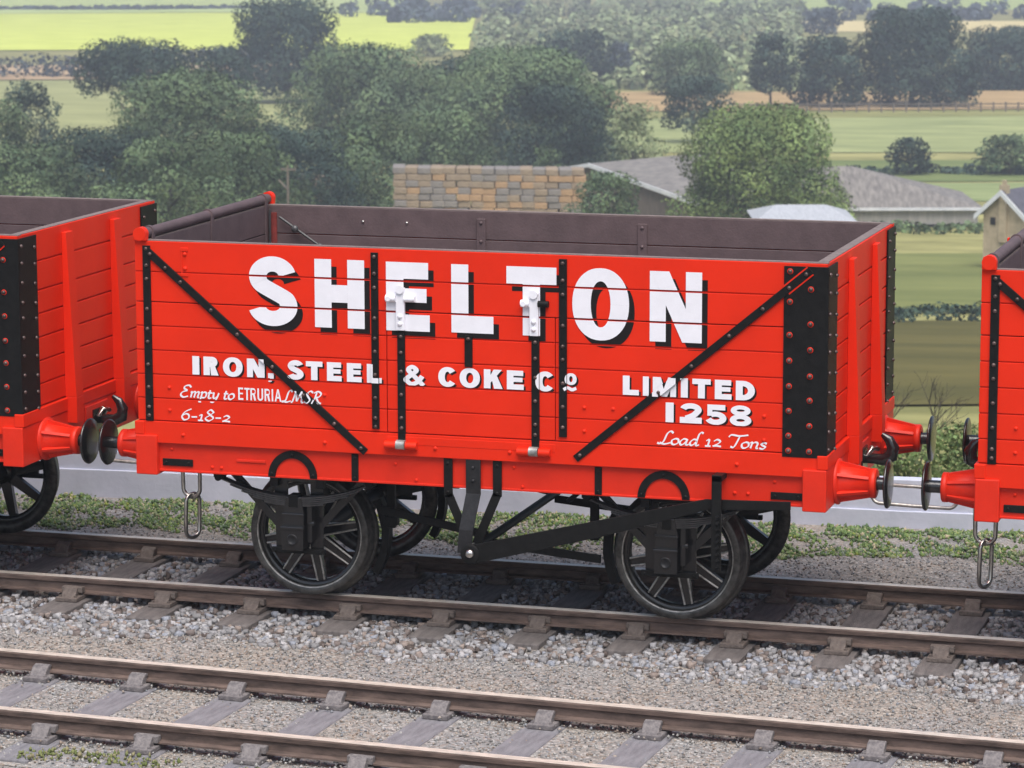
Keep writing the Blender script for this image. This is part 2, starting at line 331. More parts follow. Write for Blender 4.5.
tree('willow_tree', 'big bright green willow between the two grey barns', 763, 240, 158, 107, 212, 'lime', 'mound', G, .06, dens=1.3)
GB = 'shrubs in the valley beyond the railway'
tree('shrub', 'round dark shrub alone in the pasture', 910, 171, 44, 138, 305, 'dark', 'bush', GB, .03, 'shrub')
tree('shrub', 'wide shrub in the pasture at the right edge', 1010, 171, 62, 136, 305, 'mid', 'bush', GB, .03, 'shrub')
tree('shrub', 'bright bush against the left barn, at the right end of the straw stack', 607, 225, 72, 172, 207, 'mid', 'bush', GB, .03, 'shrub')
tree('shrub', 'small round pale bush on the edge of the yellow field', 433, 56, 40, 34, 620, 'pale', 'bush', GB, .03, 'shrub')
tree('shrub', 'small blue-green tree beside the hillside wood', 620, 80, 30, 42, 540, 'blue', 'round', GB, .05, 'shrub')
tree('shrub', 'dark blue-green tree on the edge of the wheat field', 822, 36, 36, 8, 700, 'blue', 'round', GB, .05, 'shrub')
for i, (px, wp, tp, h, k, l) in enumerate([
  (20, 140, 142, 205, 'mid', 'leafy bush low at the left edge, under the pale tree'),
  (92, 150, 126, 212, 'dark', 'dark bush above the far end of the left wagon'),
  (168, 130, 138, 200, 'mid', 'bush above the gap between the left and middle wagons'),
  (238, 130, 132, 208, 'mid', 'broad bush left of the wooden pole'),
  (300, 120, 128, 226, 'dark', 'dark bush behind the wooden pole'),
  (345, 90, 146, 232, 'mid', 'bush between the wooden pole and the straw stack'),
  (546, 44, 146, 245, 'mid', 'little bush peeping over the straw stack')]):
    tree('shrub', l, px, 225, wp, tp, h, k, 'bush', GB, .02, 'shrub', seed=50+i)
# hedges and far woods (uncountable)
def hedge(name, label, px0, px1, py, hpx, kind, n, depth=8, k='hedge', seed=1, top2=None):
    r = random.Random(seed); h = D_of(py); sc = h/FPX; bl = []
    for i in range(n):
        t = (i+r.random())/n; px = px0+(px1-px0)*t; hh = h+r.uniform(-.5, .5)*depth; p = W(lat(px, hh), hh)
        z = hpx*sc*r.uniform(.35, .6); wd = hpx*sc*r.uniform(.6, 1.1); bl.append((p.x, p.y, p.z+z*.8, wd, wd, z))
    V, Fc, C = leaves(bl, .0008*h, .5, seed); o = soup(name, V, Fc, LEAF[kind], C)
    return o
def thing_hedge(label, *a, **k): return tag(hedge('hedge', label, *a, **k), label, 'hedge', 'field hedges across the valley')
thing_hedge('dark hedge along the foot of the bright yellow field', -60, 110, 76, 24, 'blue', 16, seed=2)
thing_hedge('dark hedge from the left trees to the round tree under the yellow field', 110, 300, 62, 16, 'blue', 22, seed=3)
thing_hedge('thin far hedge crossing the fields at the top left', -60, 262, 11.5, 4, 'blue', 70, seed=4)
thing_hedge('dark hedge across the fields right of the middle wagon', 850, 1100, 330, 12, 'dark', 60, depth=9, seed=5)
thing_hedge('rough hedge at the near end of the grass by the right barn', 840, 1100, 238, 12, 'mid', 40, depth=5, seed=6)
thing_hedge('scrubby hedge line in the pasture below the round shrub', 850, 1100, 176, 9, 'dark', 36, depth=6, seed=8)
def wood(name, px0, px1, py0, py1, n, kinds, hp, seed):
    r = random.Random(seed); bl = []
    for i in range(n):
        py = r.uniform(py0, py1); h = D_of(py); px = r.uniform(px0, px1); p = W(lat(px, h), h); sc = h/FPX
        wd = hp*sc*r.uniform(.7, 1.1); bl.append((p.x, p.y, p.z+wd*.55, wd, wd, wd*r.uniform(.7, 1)))
    V, Fc, C = leaves(bl, .0011*D_of((py0+py1)/2), .55, seed, .4); o = soup(name, V, Fc, LEAF[kinds], C); return tag(o, 'far woodland reading as one mass of crowns', 'woodland', kind='stuff')
wood('hillside_wood', 478, 800, 92, 8, 900, 'pale', 9, 11)
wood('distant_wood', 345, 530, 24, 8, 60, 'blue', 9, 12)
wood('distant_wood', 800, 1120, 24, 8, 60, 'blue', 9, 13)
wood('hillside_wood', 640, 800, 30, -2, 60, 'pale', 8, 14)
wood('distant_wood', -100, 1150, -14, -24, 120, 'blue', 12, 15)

# straw stack: every bale a thing
stm = [mat('straw_'+str(i), srgb(*c1), .95, col2=srgb(*c2), scale=5, bump=.6, bscale=12, spec=.1, stretch=(1, 1, 4)) for i, (c1, c2) in enumerate((((128, 114, 100), (164, 148, 128)), ((150, 124, 98), (184, 154, 122)), ((116, 112, 110), (148, 142, 138))))]
lbl = ['tan straw bale in the long stack behind the middle wagon', 'orange-tan straw bale in the long stack behind the middle wagon', 'weathered grey straw bale in the long stack behind the middle wagon']
h0 = 225.; p0 = W(lat(393, h0), h0); u_ = HR; bx = .90; bz = .47; rots = math.atan2(u_.y, u_.x)
ztop = CAMP.z-h0*slope(165)
protos = []
ORD_ = ['first', 'second', 'third', 'fourth', 'fifth', 'sixth', 'seventh', 'eighth', 'ninth', 'tenth', 'eleventh', 'twelfth', 'thirteenth', 'fourteenth', 'fifteenth']
for i in range(3):
    b = MB(); r = random.Random(i)
    b.box(-bx*.49, bx*.49, -1.1, 1.1, 0, bz*.97); o = b.build('straw_bale', stm[i], None, .05); protos.append(o); tag(o, lbl[i], 'straw bale', 'bales of the straw stack')
used = [False]*3; rr = random.Random(5)
for row in range(9):
    z = ztop-bz*(row+1); off = .5*bx*(row % 2)*.6
    for c in range(15):
        k = rr.choice([0, 0, 1, 2, 2]) if row > 0 else rr.choice([0, 2])
        o = protos[k] if not used[k] else protos[k].copy()
        if used[k]: COL.objects.link(o)
        used[k] = True; o['label'] = ['tan', 'orange-tan', 'weathered grey'][k]+' straw bale, '+ORD_[c]+' from left, '+('top' if row == 0 else ORD_[row])+' row of the long stack'
        q = p0+u_*(bx*(c+.5)+off*.5+rr.uniform(-.03, .03))+HD*rr.uniform(-.07, .07); o.location = (q.x, q.y, z-.015*c); o.rotation_euler = (rr.uniform(-.02, .02), 0, rots+rr.uniform(-.03, .03)); o.scale = (1, 1, rr.uniform(.93, 1))
g0 = p0-HR*6.6+HD*6
for row in range(4):
    for c in range(3):
        o = protos[rr.choice([0, 2])].copy(); COL.objects.link(o); tag(o, 'straw bale, '+ORD_[c]+' from left, '+('top', 'second', 'third', 'lowest')[row]+' row of the small pile by the pole', 'straw bale', 'bales of the small pile')
        q = g0+u_*(c*bx); o.location = (q.x, q.y, ztop-1.2-bz*(row+1)); o.rotation_euler = (0, 0, rots)

# farm buildings
slate = mat('grey_sheet_roof', srgb(102, 99, 97), .85, col2=srgb(138, 134, 129), scale=1.4, bump=.3, bscale=5, fac=(.38, .62), stretch=(3, .7, 1))
wallw = mat('weathered_boards', srgb(96, 88, 82), .9, col2=srgb(118, 108, 98), scale=1, stretch=(4, 4, 1))
palew = mat('pale_boards', srgb(150, 148, 144), .85, col2=srgb(176, 172, 166), scale=1.2, stretch=(4, 4, .5))
whiter = mat('white_roof', srgb(200, 204, 210), .6, col2=srgb(222, 224, 228), scale=1)
shedroof = mat('light_sheet_roof', srgb(158, 162, 168), .7, col2=srgb(180, 184, 190), scale=2, stretch=(4, 1, 1))
stonew = mat('sandstone', srgb(160, 146, 122), .9, col2=srgb(188, 172, 146), scale=2.2, bump=.4, bscale=5)
slated = mat('dark_slate', srgb(78, 78, 88), .7, col2=srgb(98, 98, 108), scale=2)
darkin = mat('dark_opening', (.012, .012, .013), .9)
def gable(name, label, px, h, width, length, wallh, roofh, ang, wm, rm, base, group='farm buildings in the valley', overhang=.35):
    """front gable corner-centred building; local x = across the gable, local y = along the ridge"""
    p = W(lat(px, h), h); z = CAMP.z-h*slope(base)
    rt = empty(name, (p.x, p.y, z), label, 'farm building', group, math.atan2(HR.y, HR.x)+ang); w2 = width/2
    b = MB(); b.prism([(-w2, -3), (w2, -3), (w2, wallh), (0, wallh+roofh), (-w2, wallh)], 0, length); b.build('wall', wm, rt)
    b = MB(); t = .18
    for sx in (-1, 1):
        k = roofh/w2; e = overhang
        b.prism([(0, wallh+roofh+t), (sx*(w2+e), wallh-e*k+t), (sx*(w2+e), wallh-e*k+.02), (0, wallh+roofh+.02)], -e, length+e)
    b.build('roof', rm, rt)
    b = MB()
    for sx in (-1, 1): b.prism([(0, wallh+roofh+t+.02), (sx*(w2+.35), wallh-.35*roofh/w2+t+.02), (sx*(w2+.35), wallh-.35*roofh/w2-.1), (0, wallh+roofh-.1)], -.45, -.36)
    b.build('barge_board', whiter, rt)
    return rt
b1 = gable('barn', 'grey-roofed barn with a boarded gable at the right end of the straw stack', 593, 236, 22.4, 15, 3.0, 2.0, R(-48), wallw, slate, 233)
b = MB(); b.box(2, 6, -.06, -.01, -2.5, 1.1); b.build('door', darkin, b1)
def hip(name, label, px, h, wid, dep, wallh, roofh, ridge, wm, rm, base, ang=0):
    p = W(lat(px, h), h); z = CAMP.z-h*slope(base)
    rt = empty(name, (p.x, p.y, z), label, 'farm building', 'farm buildings in the valley', math.atan2(HR.y, HR.x)+ang)
    b = MB(); b.box(-wid/2, wid/2, 0, dep, -3, wallh); b.build('wall', wm, rt)
    e = .35; b = MB(); w2 = wid/2+e
    v = [(-w2, -e, wallh+.01), (w2, -e, wallh+.01), (w2, dep+e, wallh+.01), (-w2, dep+e, wallh+.01), (ridge[0], dep/2, wallh+roofh), (ridge[1], dep/2, wallh+roofh)]
    b.add(v, [(0, 1, 5, 4), (1, 2, 5), (2, 3, 4, 5), (3, 0, 4), (3, 2, 1, 0)]); b.build('roof', rm, rt)
    b = MB(); b.box(-w2, w2, -e-.06, -e-.01, wallh-.14, wallh+.05); b.build('gutter', whiter, rt)
    return rt
b2 = hip('barn', 'long low grey-roofed barn right of the willow', 886, 214, 12.6, 10, 1.35, 2.35, (-6.0, -1.7), palew, slate, 229)
b = MB(); b.box(-6, 6.6, -.1, -.01, -.4, .25); b.build('door', darkin, b2)
b3 = hip('shed', 'small white-roofed shed just above the right end of the middle wagon', 807, 195, 5.6, 6, .35, .72, (-1.6, 1.5), palew, shedroof, 228)
b4 = gable('stone_house', 'sandstone farmhouse with a slate roof and chimney above the right wagon', 1006, 172, 2.5, 6, 1.75, 1.1, R(-38), stonew, slated, 247, 'farm buildings in the valley', .2)
b = MB(); b.box(-.22, .22, -.16, .2, .2, 3.3); b.box(-.1, .1, -.08, .1, 3.3, 3.55); b.build('chimney', stonew, b4)
b = MB(); b.box(-.8, -.5, -.05, -.01, 1.1, 1.5); b.build('window', darkin, b4)
# pole and fence
p = W(lat(288, 200), 200); zt = CAMP.z-200*slope(165); zb = CAMP.z-200*slope(232)
rt = empty('utility_pole', (p.x, p.y, zb), 'pale wooden pole with a short crossarm left of the straw stack', 'utility pole')
b = MB(); b.cyl((0, 0, -1), (0, 0, zt-zb), .10, .07, 8); b.build('pole', wallw, rt)
b = MB(); b.box(-.45, .55, -.05, .05, zt-zb-.3, zt-zb-.18); b.build('crossarm', wallw, rt); b = MB(); b.tube([(0, -.05, zt-zb-1.5), (-.6, -.05, zt-zb-.9)], .06, 6); b.build('stay', wallw, rt)
fr = W(lat(720, 412), 412); rt = empty('field_fence', fr, 'pale post and rail fence along the stubble field under the oaks', 'fence', rz=math.atan2(HR.y, HR.x))
b = MB(); b.box(0, 70, -.04, .04, .55, .68); b.box(0, 70, -.04, .04, 1.0, 1.13); b.build('fence_rail', wallw, rt)
pm = None
for i in range(44):
    if pm is None: b = MB(); b.box(-.1, .1, -.1, .1, -.8, 1.3); pm = b.build('fence_post', wallw, rt); o = pm
    else: o = pm.copy(); COL.objects.link(o); o.parent = rt
    o.location = (i*1.6, -.09, 0)
# near bushes just over the wall
tree('shrub', 'bright green bush behind the low grey wall between the buffers', 918, 545, 110, 438, 47, 'lime', 'bush', 'shrubs just behind the low wall', .02, 'shrub', leaf=.04, dens=.85)
tree('shrub', 'darker green bush behind the low wall, half hidden by the right wagon', 962, 550, 90, 424, 50, 'lime', 'mound', 'shrubs just behind the low wall', .02, 'shrub', leaf=.04, dens=.7)
tree('shrub', 'yellowish green bush behind the wall under the right wagon', 1030, 540, 120, 440, 45, 'lime', 'bush', 'shrubs just behind the low wall', .02, 'shrub', leaf=.045)
tw = empty('bare_shrub', W(lat(918, 60), 60), 'leafless twiggy shrub above the green bush between the wagons', 'shrub', 'shrubs just behind the low wall')
tb = MB(); r = random.Random(3)
def twig(p, d, l, rad, n):
    q = p+d*l; tb.tube([p, p+d*l*.5+Vector((r.uniform(-.04, .04), 0, r.uniform(-.03, .03))), q], [rad, rad*.8, rad*.6], 5)
    if n:
        for k in range(3): twig(p+d*l*r.uniform(.5, 1), (d+Vector((r.uniform(-.8, .8), r.uniform(-.5, .5), r.uniform(-.2, .5)))).normalized(), l*.66, rad*.6, n-1)
for k in range(5): twig(Vector((k*.12-.25, 0, 0)), Vector((r.uniform(-.6, .6), 0, 1)).normalized(), 1.0, .022, 3)
tb.build('branches', bark, tw)

# ------------------------------------------------------------------ the trackside
gz = -.185
b = MB(); b.add([(-30, -9, gz), (30, -9, gz), (30, 6.2, gz), (-30, .6, gz)], [(0, 1, 2, 3)]); tag(b.build('gravel_ground', gravel), kind='structure')
b = MB(); wa = Vector((-4.16, 2.95)); wd_ = Vector((6.29, .58)).normalized(); wn = Vector((-wd_.y, wd_.x))
def wp(t, o, z): q = wa+wd_*t+wn*o; return (q.x, q.y, z)
wallm = mat('grey_painted_board', srgb(182, 188, 206), .7, col2=srgb(196, 201, 218), scale=2.5, bump=.15, bscale=20)
wl = empty('low_wall', (wa.x, wa.y, gz), 'low smooth pale grey wall of two boards behind the grass verge', 'wall', rz=math.atan2(wd_.y, wd_.x))
b = MB(); b.prism([(-25, -.3), (30, -.3), (30, .12), (6.3, .14), (0, .235), (-25, .25)], 0, .16); b.build('lower_board', wallm, wl, .006)
b = MB(); b.box(-25, 30, .02, .158, -.25, .395); b.build('upper_board', wallm, wl, .006)
# verge
def on_verge(n, y0f, y1f, x0=-14, x1=12):
    x = rng.uniform(x0, x1, n); t = rng.random(n); wy = wa.y+(x-wa.x)*wd_.y/wd_.x
    return x, wy-(wy-0)*0-t*0, t
n = 90000; x = rng.uniform(-16, 13, n); wy = wa.y+(x-wa.x)*wd_.y/wd_.x-.02
front = np.interp(x, [-16, -3, 0, 2.3, 13], [1.62, 1.70, 2.05, 2.40, 2.6])+.10*np.sin(x*3.1)+.07*np.sin(x*7.7)
y = front+(wy-front)*rng.random(n)**.9
keep = rng.random(n) < (.5+.5*np.sin(x*2.3+y*5)*np.cos(x*5.1-y*3)+.3*np.sin(x*13+y*9)); x, y = x[keep], y[keep]; n = len(x)
pal = np.array([srgb(98, 120, 78), srgb(116, 138, 86), srgb(142, 150, 114), srgb(86, 106, 78), srgb(168, 158, 132), srgb(130, 142, 74), srgb(130, 142, 124)])
c = pal[rng.choice(7, n, p=[.24, .24, .16, .14, .08, .05, .09])]*rng.uniform(.75, 1.25, (n, 1))
lump = np.array([noise.noise(Vector((a*3, b_*3, 0))) for a, b_ in zip(x, y)])
P = np.stack([x, y, gz+.002+rng.random(n)*(.008+.03*np.clip(lump+.25, 0, 1))], 1)
o = stones('grass_verge', P, rng.uniform(.006, .021, n), grassm, c, 'ico', 1.1); tag(o, 'patchy green ground cover in front of the grey wall', 'grass', kind='stuff')

# ballast
def in_sleeper(x, y, xs, hw, yc, hl):
    m = np.zeros(len(x), bool)
    for s in xs: m |= (abs(x-s) < hw) & (abs(y-yc) < hl)
    return m
SX = [-.365+.705*k for k in range(-16, 16)]
n = 58000; x = rng.uniform(-12, 10, n); y = rng.uniform(-1.78, 1.5, n)
edge = -1.54+.10*np.sin(x*2.7)+.06*np.sin(x*6.3+1)
k = (y > edge-rng.exponential(.05, n)) & (y < 1.32+.1*np.sin(x*2)) & ~in_sleeper(x, y, SX, .140, -.03, 1.155) & (abs(abs(y)-.685) > .05); x, y = x[k], y[k]; n = len(x)
pal = np.array([srgb(152, 151, 153), srgb(170, 169, 171), srgb(132, 131, 133), srgb(118, 108, 104), srgb(148, 135, 128), srgb(148, 152, 162), srgb(180, 178, 180), srgb(88, 78, 74)])
c = pal[rng.choice(8, n, p=[.24, .18, .17, .12, .10, .10, .05, .04])]*rng.uniform(.9, 1.1, (n, 1))
zz = gz-.010+rng.random(n)*.034; zz -= .012*np.clip((np.abs(y)-1.2)/.3, 0, 1)
P = np.stack([x, y, zz], 1); o = stones('ballast', P, rng.uniform(.017, .034, n), stonem, c, 'ico' if False else 'cube', .95); tag(o, 'loose grey and pinkish ballast stones round the wagons\' track', 'ballast', kind='stuff')
# fine chippings in front and behind
n = 60000; x = rng.uniform(-8, 8, n); y = rng.uniform(-6.2, -1.35, n); x2 = rng.uniform(-12, 11, 14000); y2 = rng.uniform(1.3, 2.7, 14000); x = np.append(x, x2); y = np.append(y, y2)
FY = lambda x: -3.62-.052*x
k = rng.random(len(x)) < .9
SF = [(-2.43+.70*j) for j in range(-8, 16)]
loc = (y-FY(x)); ins = np.zeros(len(x), bool)
for s in SF: ins |= (abs(x-s-loc*.052) < .11) & (abs(loc) < 1.0)
k &= ~ins | (rng.random(len(x)) < .05+.55*(rng.random(len(x)) < .12)); x, y = x[k], y[k]; n = len(x)
pal = np.array([srgb(154, 152, 149), srgb(176, 174, 171), srgb(126, 124, 122), srgb(146, 131, 119), srgb(170, 158, 147), srgb(138, 141, 146)])
c = pal[rng.choice(6, n, p=[.28, .2, .2, .12, .1, .1])]
inn = (abs(y-FY(x)) < .66)
c = c*np.where(inn, 1.0, .96)[:, None]
P = np.stack([x, y, gz+.002+rng.random(n)*.008+np.where(abs(y-FY(x)) < 1.15, .018, 0)], 1)
o = stones('fine_chippings', P, rng.uniform(.005, .013, n), stonem, c, 'ico', .9); tag(o, 'fine sandy chippings spread round the empty track', 'gravel', kind='stuff')
b = MB()
V = [( -14, FY(-14)-1.22, gz+.004), (14, FY(14)-1.22, gz+.004), (14, FY(14)-1.1, gz+.02), (-14, FY(-14)-1.1, gz+.02), (14, FY(14)+1.0, gz+.02), (-14, FY(-14)+1.0, gz+.02), (14, FY(14)+1.15, gz+.004), (-14, FY(-14)+1.15, gz+.004)]
b.add(V, [(0, 1, 2, 3), (3, 2, 4, 5), (5, 4, 6, 7)]); tag(b.build('track_bed', gravel), kind='structure')
n = 9000; x = rng.uniform(-3.6, .6, n); y = rng.uniform(-5.4, -4.42, n); lump = np.array([noise.noise(Vector((a*2.2, b_*2.6, 5))) for a, b_ in zip(x, y)]); k = (lump > -.02) & (rng.random(n) < .55); x, y = x[k], y[k]; n = len(x)
c = np.array([srgb(100, 110, 66), srgb(118, 124, 82), srgb(140, 134, 104)])[rng.choice(3, n)]
P = np.stack([x, y, gz+.02+rng.random(n)*.03], 1); o = stones('moss', P, rng.uniform(.006, .017, n), grassm, c, 'ico', 1.2); tag(o, 'little tufts of moss in the foreground gravel', 'moss', kind='stuff')

n = 5200; sxs = rng.choice(SF, n)-.034; g = rng.choice([-.655, .655], n); dx = rng.normal(0, .13, n); dy = rng.normal(0, .10, n)
kk = (np.abs(dx) > .07) | (np.abs(dy) > .09); sxs, g, dx, dy = sxs[kk], g[kk], dx[kk], dy[kk]; n = len(g); yy = FY(sxs)+g+dy
kk = np.abs(dy) > .04; P = np.stack([sxs+dx-(g+dy)*.052*-1*-1, yy-.052*dx, gz+.034+rng.random(n)*.02], 1)[kk]; n = len(P)
c = pal[rng.choice(6, n)] if len(pal) >= 6 else np.tile(np.array([srgb(170, 160, 150)]), (n, 1)); c = c*rng.uniform(.7, 1.1, (n, 1))
tag(stones('chair_debris', P, rng.uniform(.006, .014, n), stonem, c, 'ico', .9), 'chippings heaped round the rail chairs of the empty track', 'gravel', kind='stuff')
# rails, sleepers
def rail(label, pts, yaw, loc, L0=-13, L1=11):
    rt = empty('rail', loc, label, 'rail', 'running rails', yaw)
    prof = [(-.055, -.114), (.055, -.114), (.055, -.103), (.014, -.094), (.012, -.046), (.031, -.036), (.036, -.010), (.033, -.001), (-.033, -.001), (-.036, -.010), (-.031, -.036), (-.012, -.046), (-.014, -.094), (-.055, -.103)]
    b = MB(); b.prism(prof, L0, L1, 0, 'x'); b.build('rail_body', railrust, rt)
    b = MB(); b.box(L0, L1, -.0325, .0325, -.0005, .0015); b.build('running_surface', railtop, rt)
    return rt
rail('near rail under the wagons, with a bright worn top', 0, 0, (0, -.685, 0))
rail('far rail under the wagons, mostly behind the wheels', 0, 0, (0, .70, 0))
fy = -.052
rail('rear rail of the empty track in the foreground', 0, math.atan(fy), (0, -2.965, 0))
rail('front rail of the empty track along the bottom of the view', 0, math.atan(fy), (0, -4.275, 0))
def sleeper(label, group, sm, cm, gauge):
    rt = empty('sleeper', (0, 0, 0), label, 'sleeper', group)
    b = MB(); b.box(-.126, .126, -1.17, 1.09, gz-.1, -.148); b.build('timber', sm, rt, .008)
    for g in gauge:
        b = MB(); b.box(-.085, .085, g-.17, g+.17, -.1478, -.1145)
        for s in (-1, 1):
            b.prism([(g+s*.16, -.13), (g+s*.060, -.13), (g+s*.018, -.06), (g+s*.045, -.050), (g+s*.085, -.062), (g+s*.125, -.105)], -.055, .055, 0, 'x')
            for tx in (-.06, .06): b.cyl((tx, g+s*.135, -.13), (tx, g+s*.135, -.105), .016, .013, 6)
        b.box(-.078, .085, g-.072 if g < 0 else g+.016, g-.016 if g < 0 else g+.072, -.10, -.055)
        b.build('rail_chair', cm, rt, .010)
    return rt
ORD = ['first', 'second', 'third', 'fourth', 'fifth', 'sixth', 'seventh', 'eighth', 'ninth', 'tenth', 'eleventh', 'twelfth', 'thirteenth', 'fourteenth', 'fifteenth', 'sixteenth']
def ordinal(x, y, xs):
    vis = lambda a: 0 < (512+FPX*((Vector((a, y(a), -.15))-CAMP).dot(R2))/((Vector((a, y(a), -.15))-CAMP).dot(F_))) < 1024
    v = sorted(a for a in xs if vis(a)); return v.index(x) if x in v else None
s0 = sleeper('brown wooden sleeper in the ballast of the track the wagons stand on', 'sleepers under the wagons', sleepm, chairm, (-.685, .70))
for i, sx in enumerate(SX):
    if sx < -7 or sx > 7: continue
    o = s0 if s0.get('used') is None else copy_tree(s0)
    s0['used'] = 1; o.location = (sx, random.uniform(-.03, .03), 0); o.rotation_euler = (0, 0, random.uniform(-.012, .012))
    if 'used' in o.keys() and o is not s0: del o['used']
    k_ = ordinal(sx, lambda a: -.7, SX); o['label'] = ORD[k_]+' brown sleeper from the left photo edge, under the wagons' if k_ is not None else 'brown sleeper in the ballast under the wagons, beyond the edge of the photo'
del s0['used']
s1 = sleeper('greyish dusty sleeper of the empty foreground track', 'sleepers of the foreground track', sleepg, chairg, (-.655, .655)); first = True
for i, sx in enumerate(SF):
    if sx < -7.5 or sx > 8.5: continue
    o = s1 if first else copy_tree(s1); first = False
    k_ = ordinal(sx, lambda a: -2.95, SF); o['label'] = ORD[k_]+' dusty grey sleeper from the left photo edge, in the foreground track' if k_ is not None else 'dusty grey sleeper of the empty track, beyond the rear rail\'s visible stretch'
    o.location = (sx-.034, -3.62+fy*(sx-.034), -.008); o.rotation_euler = (0, 0, math.atan(fy)+random.uniform(-.01, .01))

# ------------------------------------------------------------------ lettering tools (2-D polygons, all convex)
def cat(pts, n=8, closed=False):
    P = [np.array(p, float) for p in pts]; out = []; m = len(P)
    for i in range(m-1):
        p0 = P[max(i-1, 0)]; p1 = P[i]; p2 = P[i+1]; p3 = P[min(i+2, m-1)]
        for k in range(n):
            t = k/n; out.append(.5*((2*p1)+(-p0+p2)*t+(2*p0-5*p1+4*p2-p3)*t*t+(-p0+3*p1-3*p2+p3)*t**3))
    out.append(P[-1]); return out
def strip(A, B): return [[tuple(A[i]), tuple(A[i+1]), tuple(B[i+1]), tuple(B[i])] for i in range(len(A)-1)]
def fat(path, s, b):
    A = []; B = []; m = len(path)
    for i, p in enumerate(path):
        d = path[min(i+1, m-1)]-path[max(i-1, 0)]; d = d/(np.linalg.norm(d)+1e-9); nrm = np.array((-d[1], d[0])); o = np.array((nrm[0]*s/2, nrm[1]*b/2)); A.append(p+o); B.append(p-o)
    return strip(A, B)
def arc(cx, cy, rx, ry, a0, a1, n=20, e=2.0):
    o = []
    for i in range(n+1):
        t = R(a0+(a1-a0)*i/n); c, s_ = math.cos(t), math.sin(t); o.append(np.array((cx+rx*math.copysign(abs(c)**(2/e), c), cy+ry*math.copysign(abs(s_)**(2/e), s_))))
    return o
def rect(x0, y0, x1, y1): return [(x0, y0), (x1, y0), (x1, y1), (x0, y1)]
def glyph(c, w, h, s, b):
    """list of strokes, each a list of convex polygons, in a w x h box"""
    if c in 'I1': return [[rect(0, 0, w, h)]]
    if c == 'H': return [[rect(0, 0, s, h)], [rect(w-s, 0, w, h)], [rect(s, h/2-b*.56, w-s, h/2+b*.56)]]
    if c == 'E': return [[rect(0, 0, s, h)], [rect(s, h-b, w*.97, h), rect(s, 0, w, b), rect(s, h*.52-b*.42, w*.93, h*.52+b*.42)]]
    if c == 'L': return [[rect(0, 0, s, h)], [rect(s, 0, w, b)]]
    if c == 'T': return [[rect(0, h-b, w, h)], [rect(w/2-s/2, 0, w/2+s/2, h-b)]]
    if c == 'N': return [[rect(0, 0, s*.93, h)], [rect(w-s*.93, 0, w, h)], [[(s*.05, h), (s*1.12, h), (w-s*.05, 0), (w-s*1.12, 0)]]]
    if c == 'M':
        q = s*.86; return [[rect(0, 0, q, h)], [rect(w-q, 0, w, h)], [[(q*.1, h), (q*1.35, h), (w/2+q*.45, 0), (w/2-q*.45, 0)]], [[(w-q*.1, h), (w-q*1.35, h), (w/2-q*.45, 0), (w/2+q*.45, 0)]]]
    if c == 'K': return [[rect(0, 0, s, h)], [[(w*.96, h), (w*.96-s*1.25, h), (s*.7, h*.52), (s*.95, h*.28)]], [[(w, 0), (w-s*1.3, 0), (s*1.15, h*.55), (s*1.9, h*.72)]]]
    if c == 'O': return [strip(arc(w/2, h/2, w/2, h/2, 0, 360, 44, 2.15), arc(w/2, h/2, w/2-s, h/2-b*.9, 0, 360, 44, 2.1))]
    if c == 'C': return [strip(arc(w/2, h/2, w/2, h/2, 38, 322, 34, 2.15), arc(w/2, h/2, w/2-s, h/2-b*.9, 38, 322, 34, 2.1))]
    if c == 'D':
        r = w*.62; return [[rect(0, 0, s, h)], strip([np.array((s, h))]+arc(w-r, h/2, r, h/2, 90, -90, 20)+[np.array((s, 0))], [np.array((s, h-b))]+arc(w-r, h/2, r-s, h/2-b, 90, -90, 20)+[np.array((s, b))])]
    if c == 'R':
        r = w*.36; H = h*.56; cy = h-H/2
        return [[rect(0, 0, s, h)], strip([np.array((s, h))]+arc(w*.95-r, cy, r, H/2, 90, -90, 16)+[np.array((s, h-H))], [np.array((s, h-b))]+arc(w*.95-r, cy, max(r-s, .01), H/2-b, 90, -90, 16)+[np.array((s, h-H+b))]),
                [[(w*.45, h*.46), (w*.78, h*.5), (w*1.02, 0), (w*1.02-s*1.2, 0)]]]
    if c == 'S':
        rx = w/2-s/2; ry1 = h*.27-b/2+.02*h; ry2 = h*.29-b/2
        top = arc(w*.5, h-b/2-ry1, rx*.93, ry1, 12, 215, 16); bot = arc(w*.5, b/2+ry2, rx, ry2, 38, -168, 16)
        P = top[:]+[np.array((w*.34, h*.56)), np.array((w*.62, h*.455))]+bot
        return [fat(cat(P, 3), s, b)]
    if c == '2':
        rx = w/2-s/2; return [fat(cat(arc(w*.5, h*.68, rx, h*.32-b/2, 172, -20, 12)+[np.array((w*.62, h*.40)), np.array((w*.28, b*.9))], 3), s*.95, b), [rect(0, 0, w, b*1.12)]]
    if c == '5':
        return [[rect(w*.12, h-b, w*.94, h)], [rect(w*.12, h*.44, w*.12+s*.72, h-b)], fat(arc(w*.5, h*.335, w/2-s/2, h*.335-b/2, 128, -165, 18), s, b*.95)]
    if c == '8': return [strip(arc(w/2, h*.745, w*.46, h*.255, 0, 360, 30), arc(w/2, h*.755, w*.46-s*.85, h*.255-b*.78, 0, 360, 30)), strip(arc(w/2, h*.285, w*.5, h*.285, 0, 360, 30), arc(w/2, h*.285, w*.5-s*.95, h*.285-b*.85, 0, 360, 30))]
    if c == '&':
        return [fat(cat([(w*.98, h*.0), (w*.55, h*.42), (w*.22, h*.76), (w*.42, h*.93), (w*.62, h*.76), (w*.4, h*.55), (w*.12, h*.3), (w*.34, h*.07), (w*.66, h*.16), (w*.93, h*.48)], 6), s*.8, b*.75)]
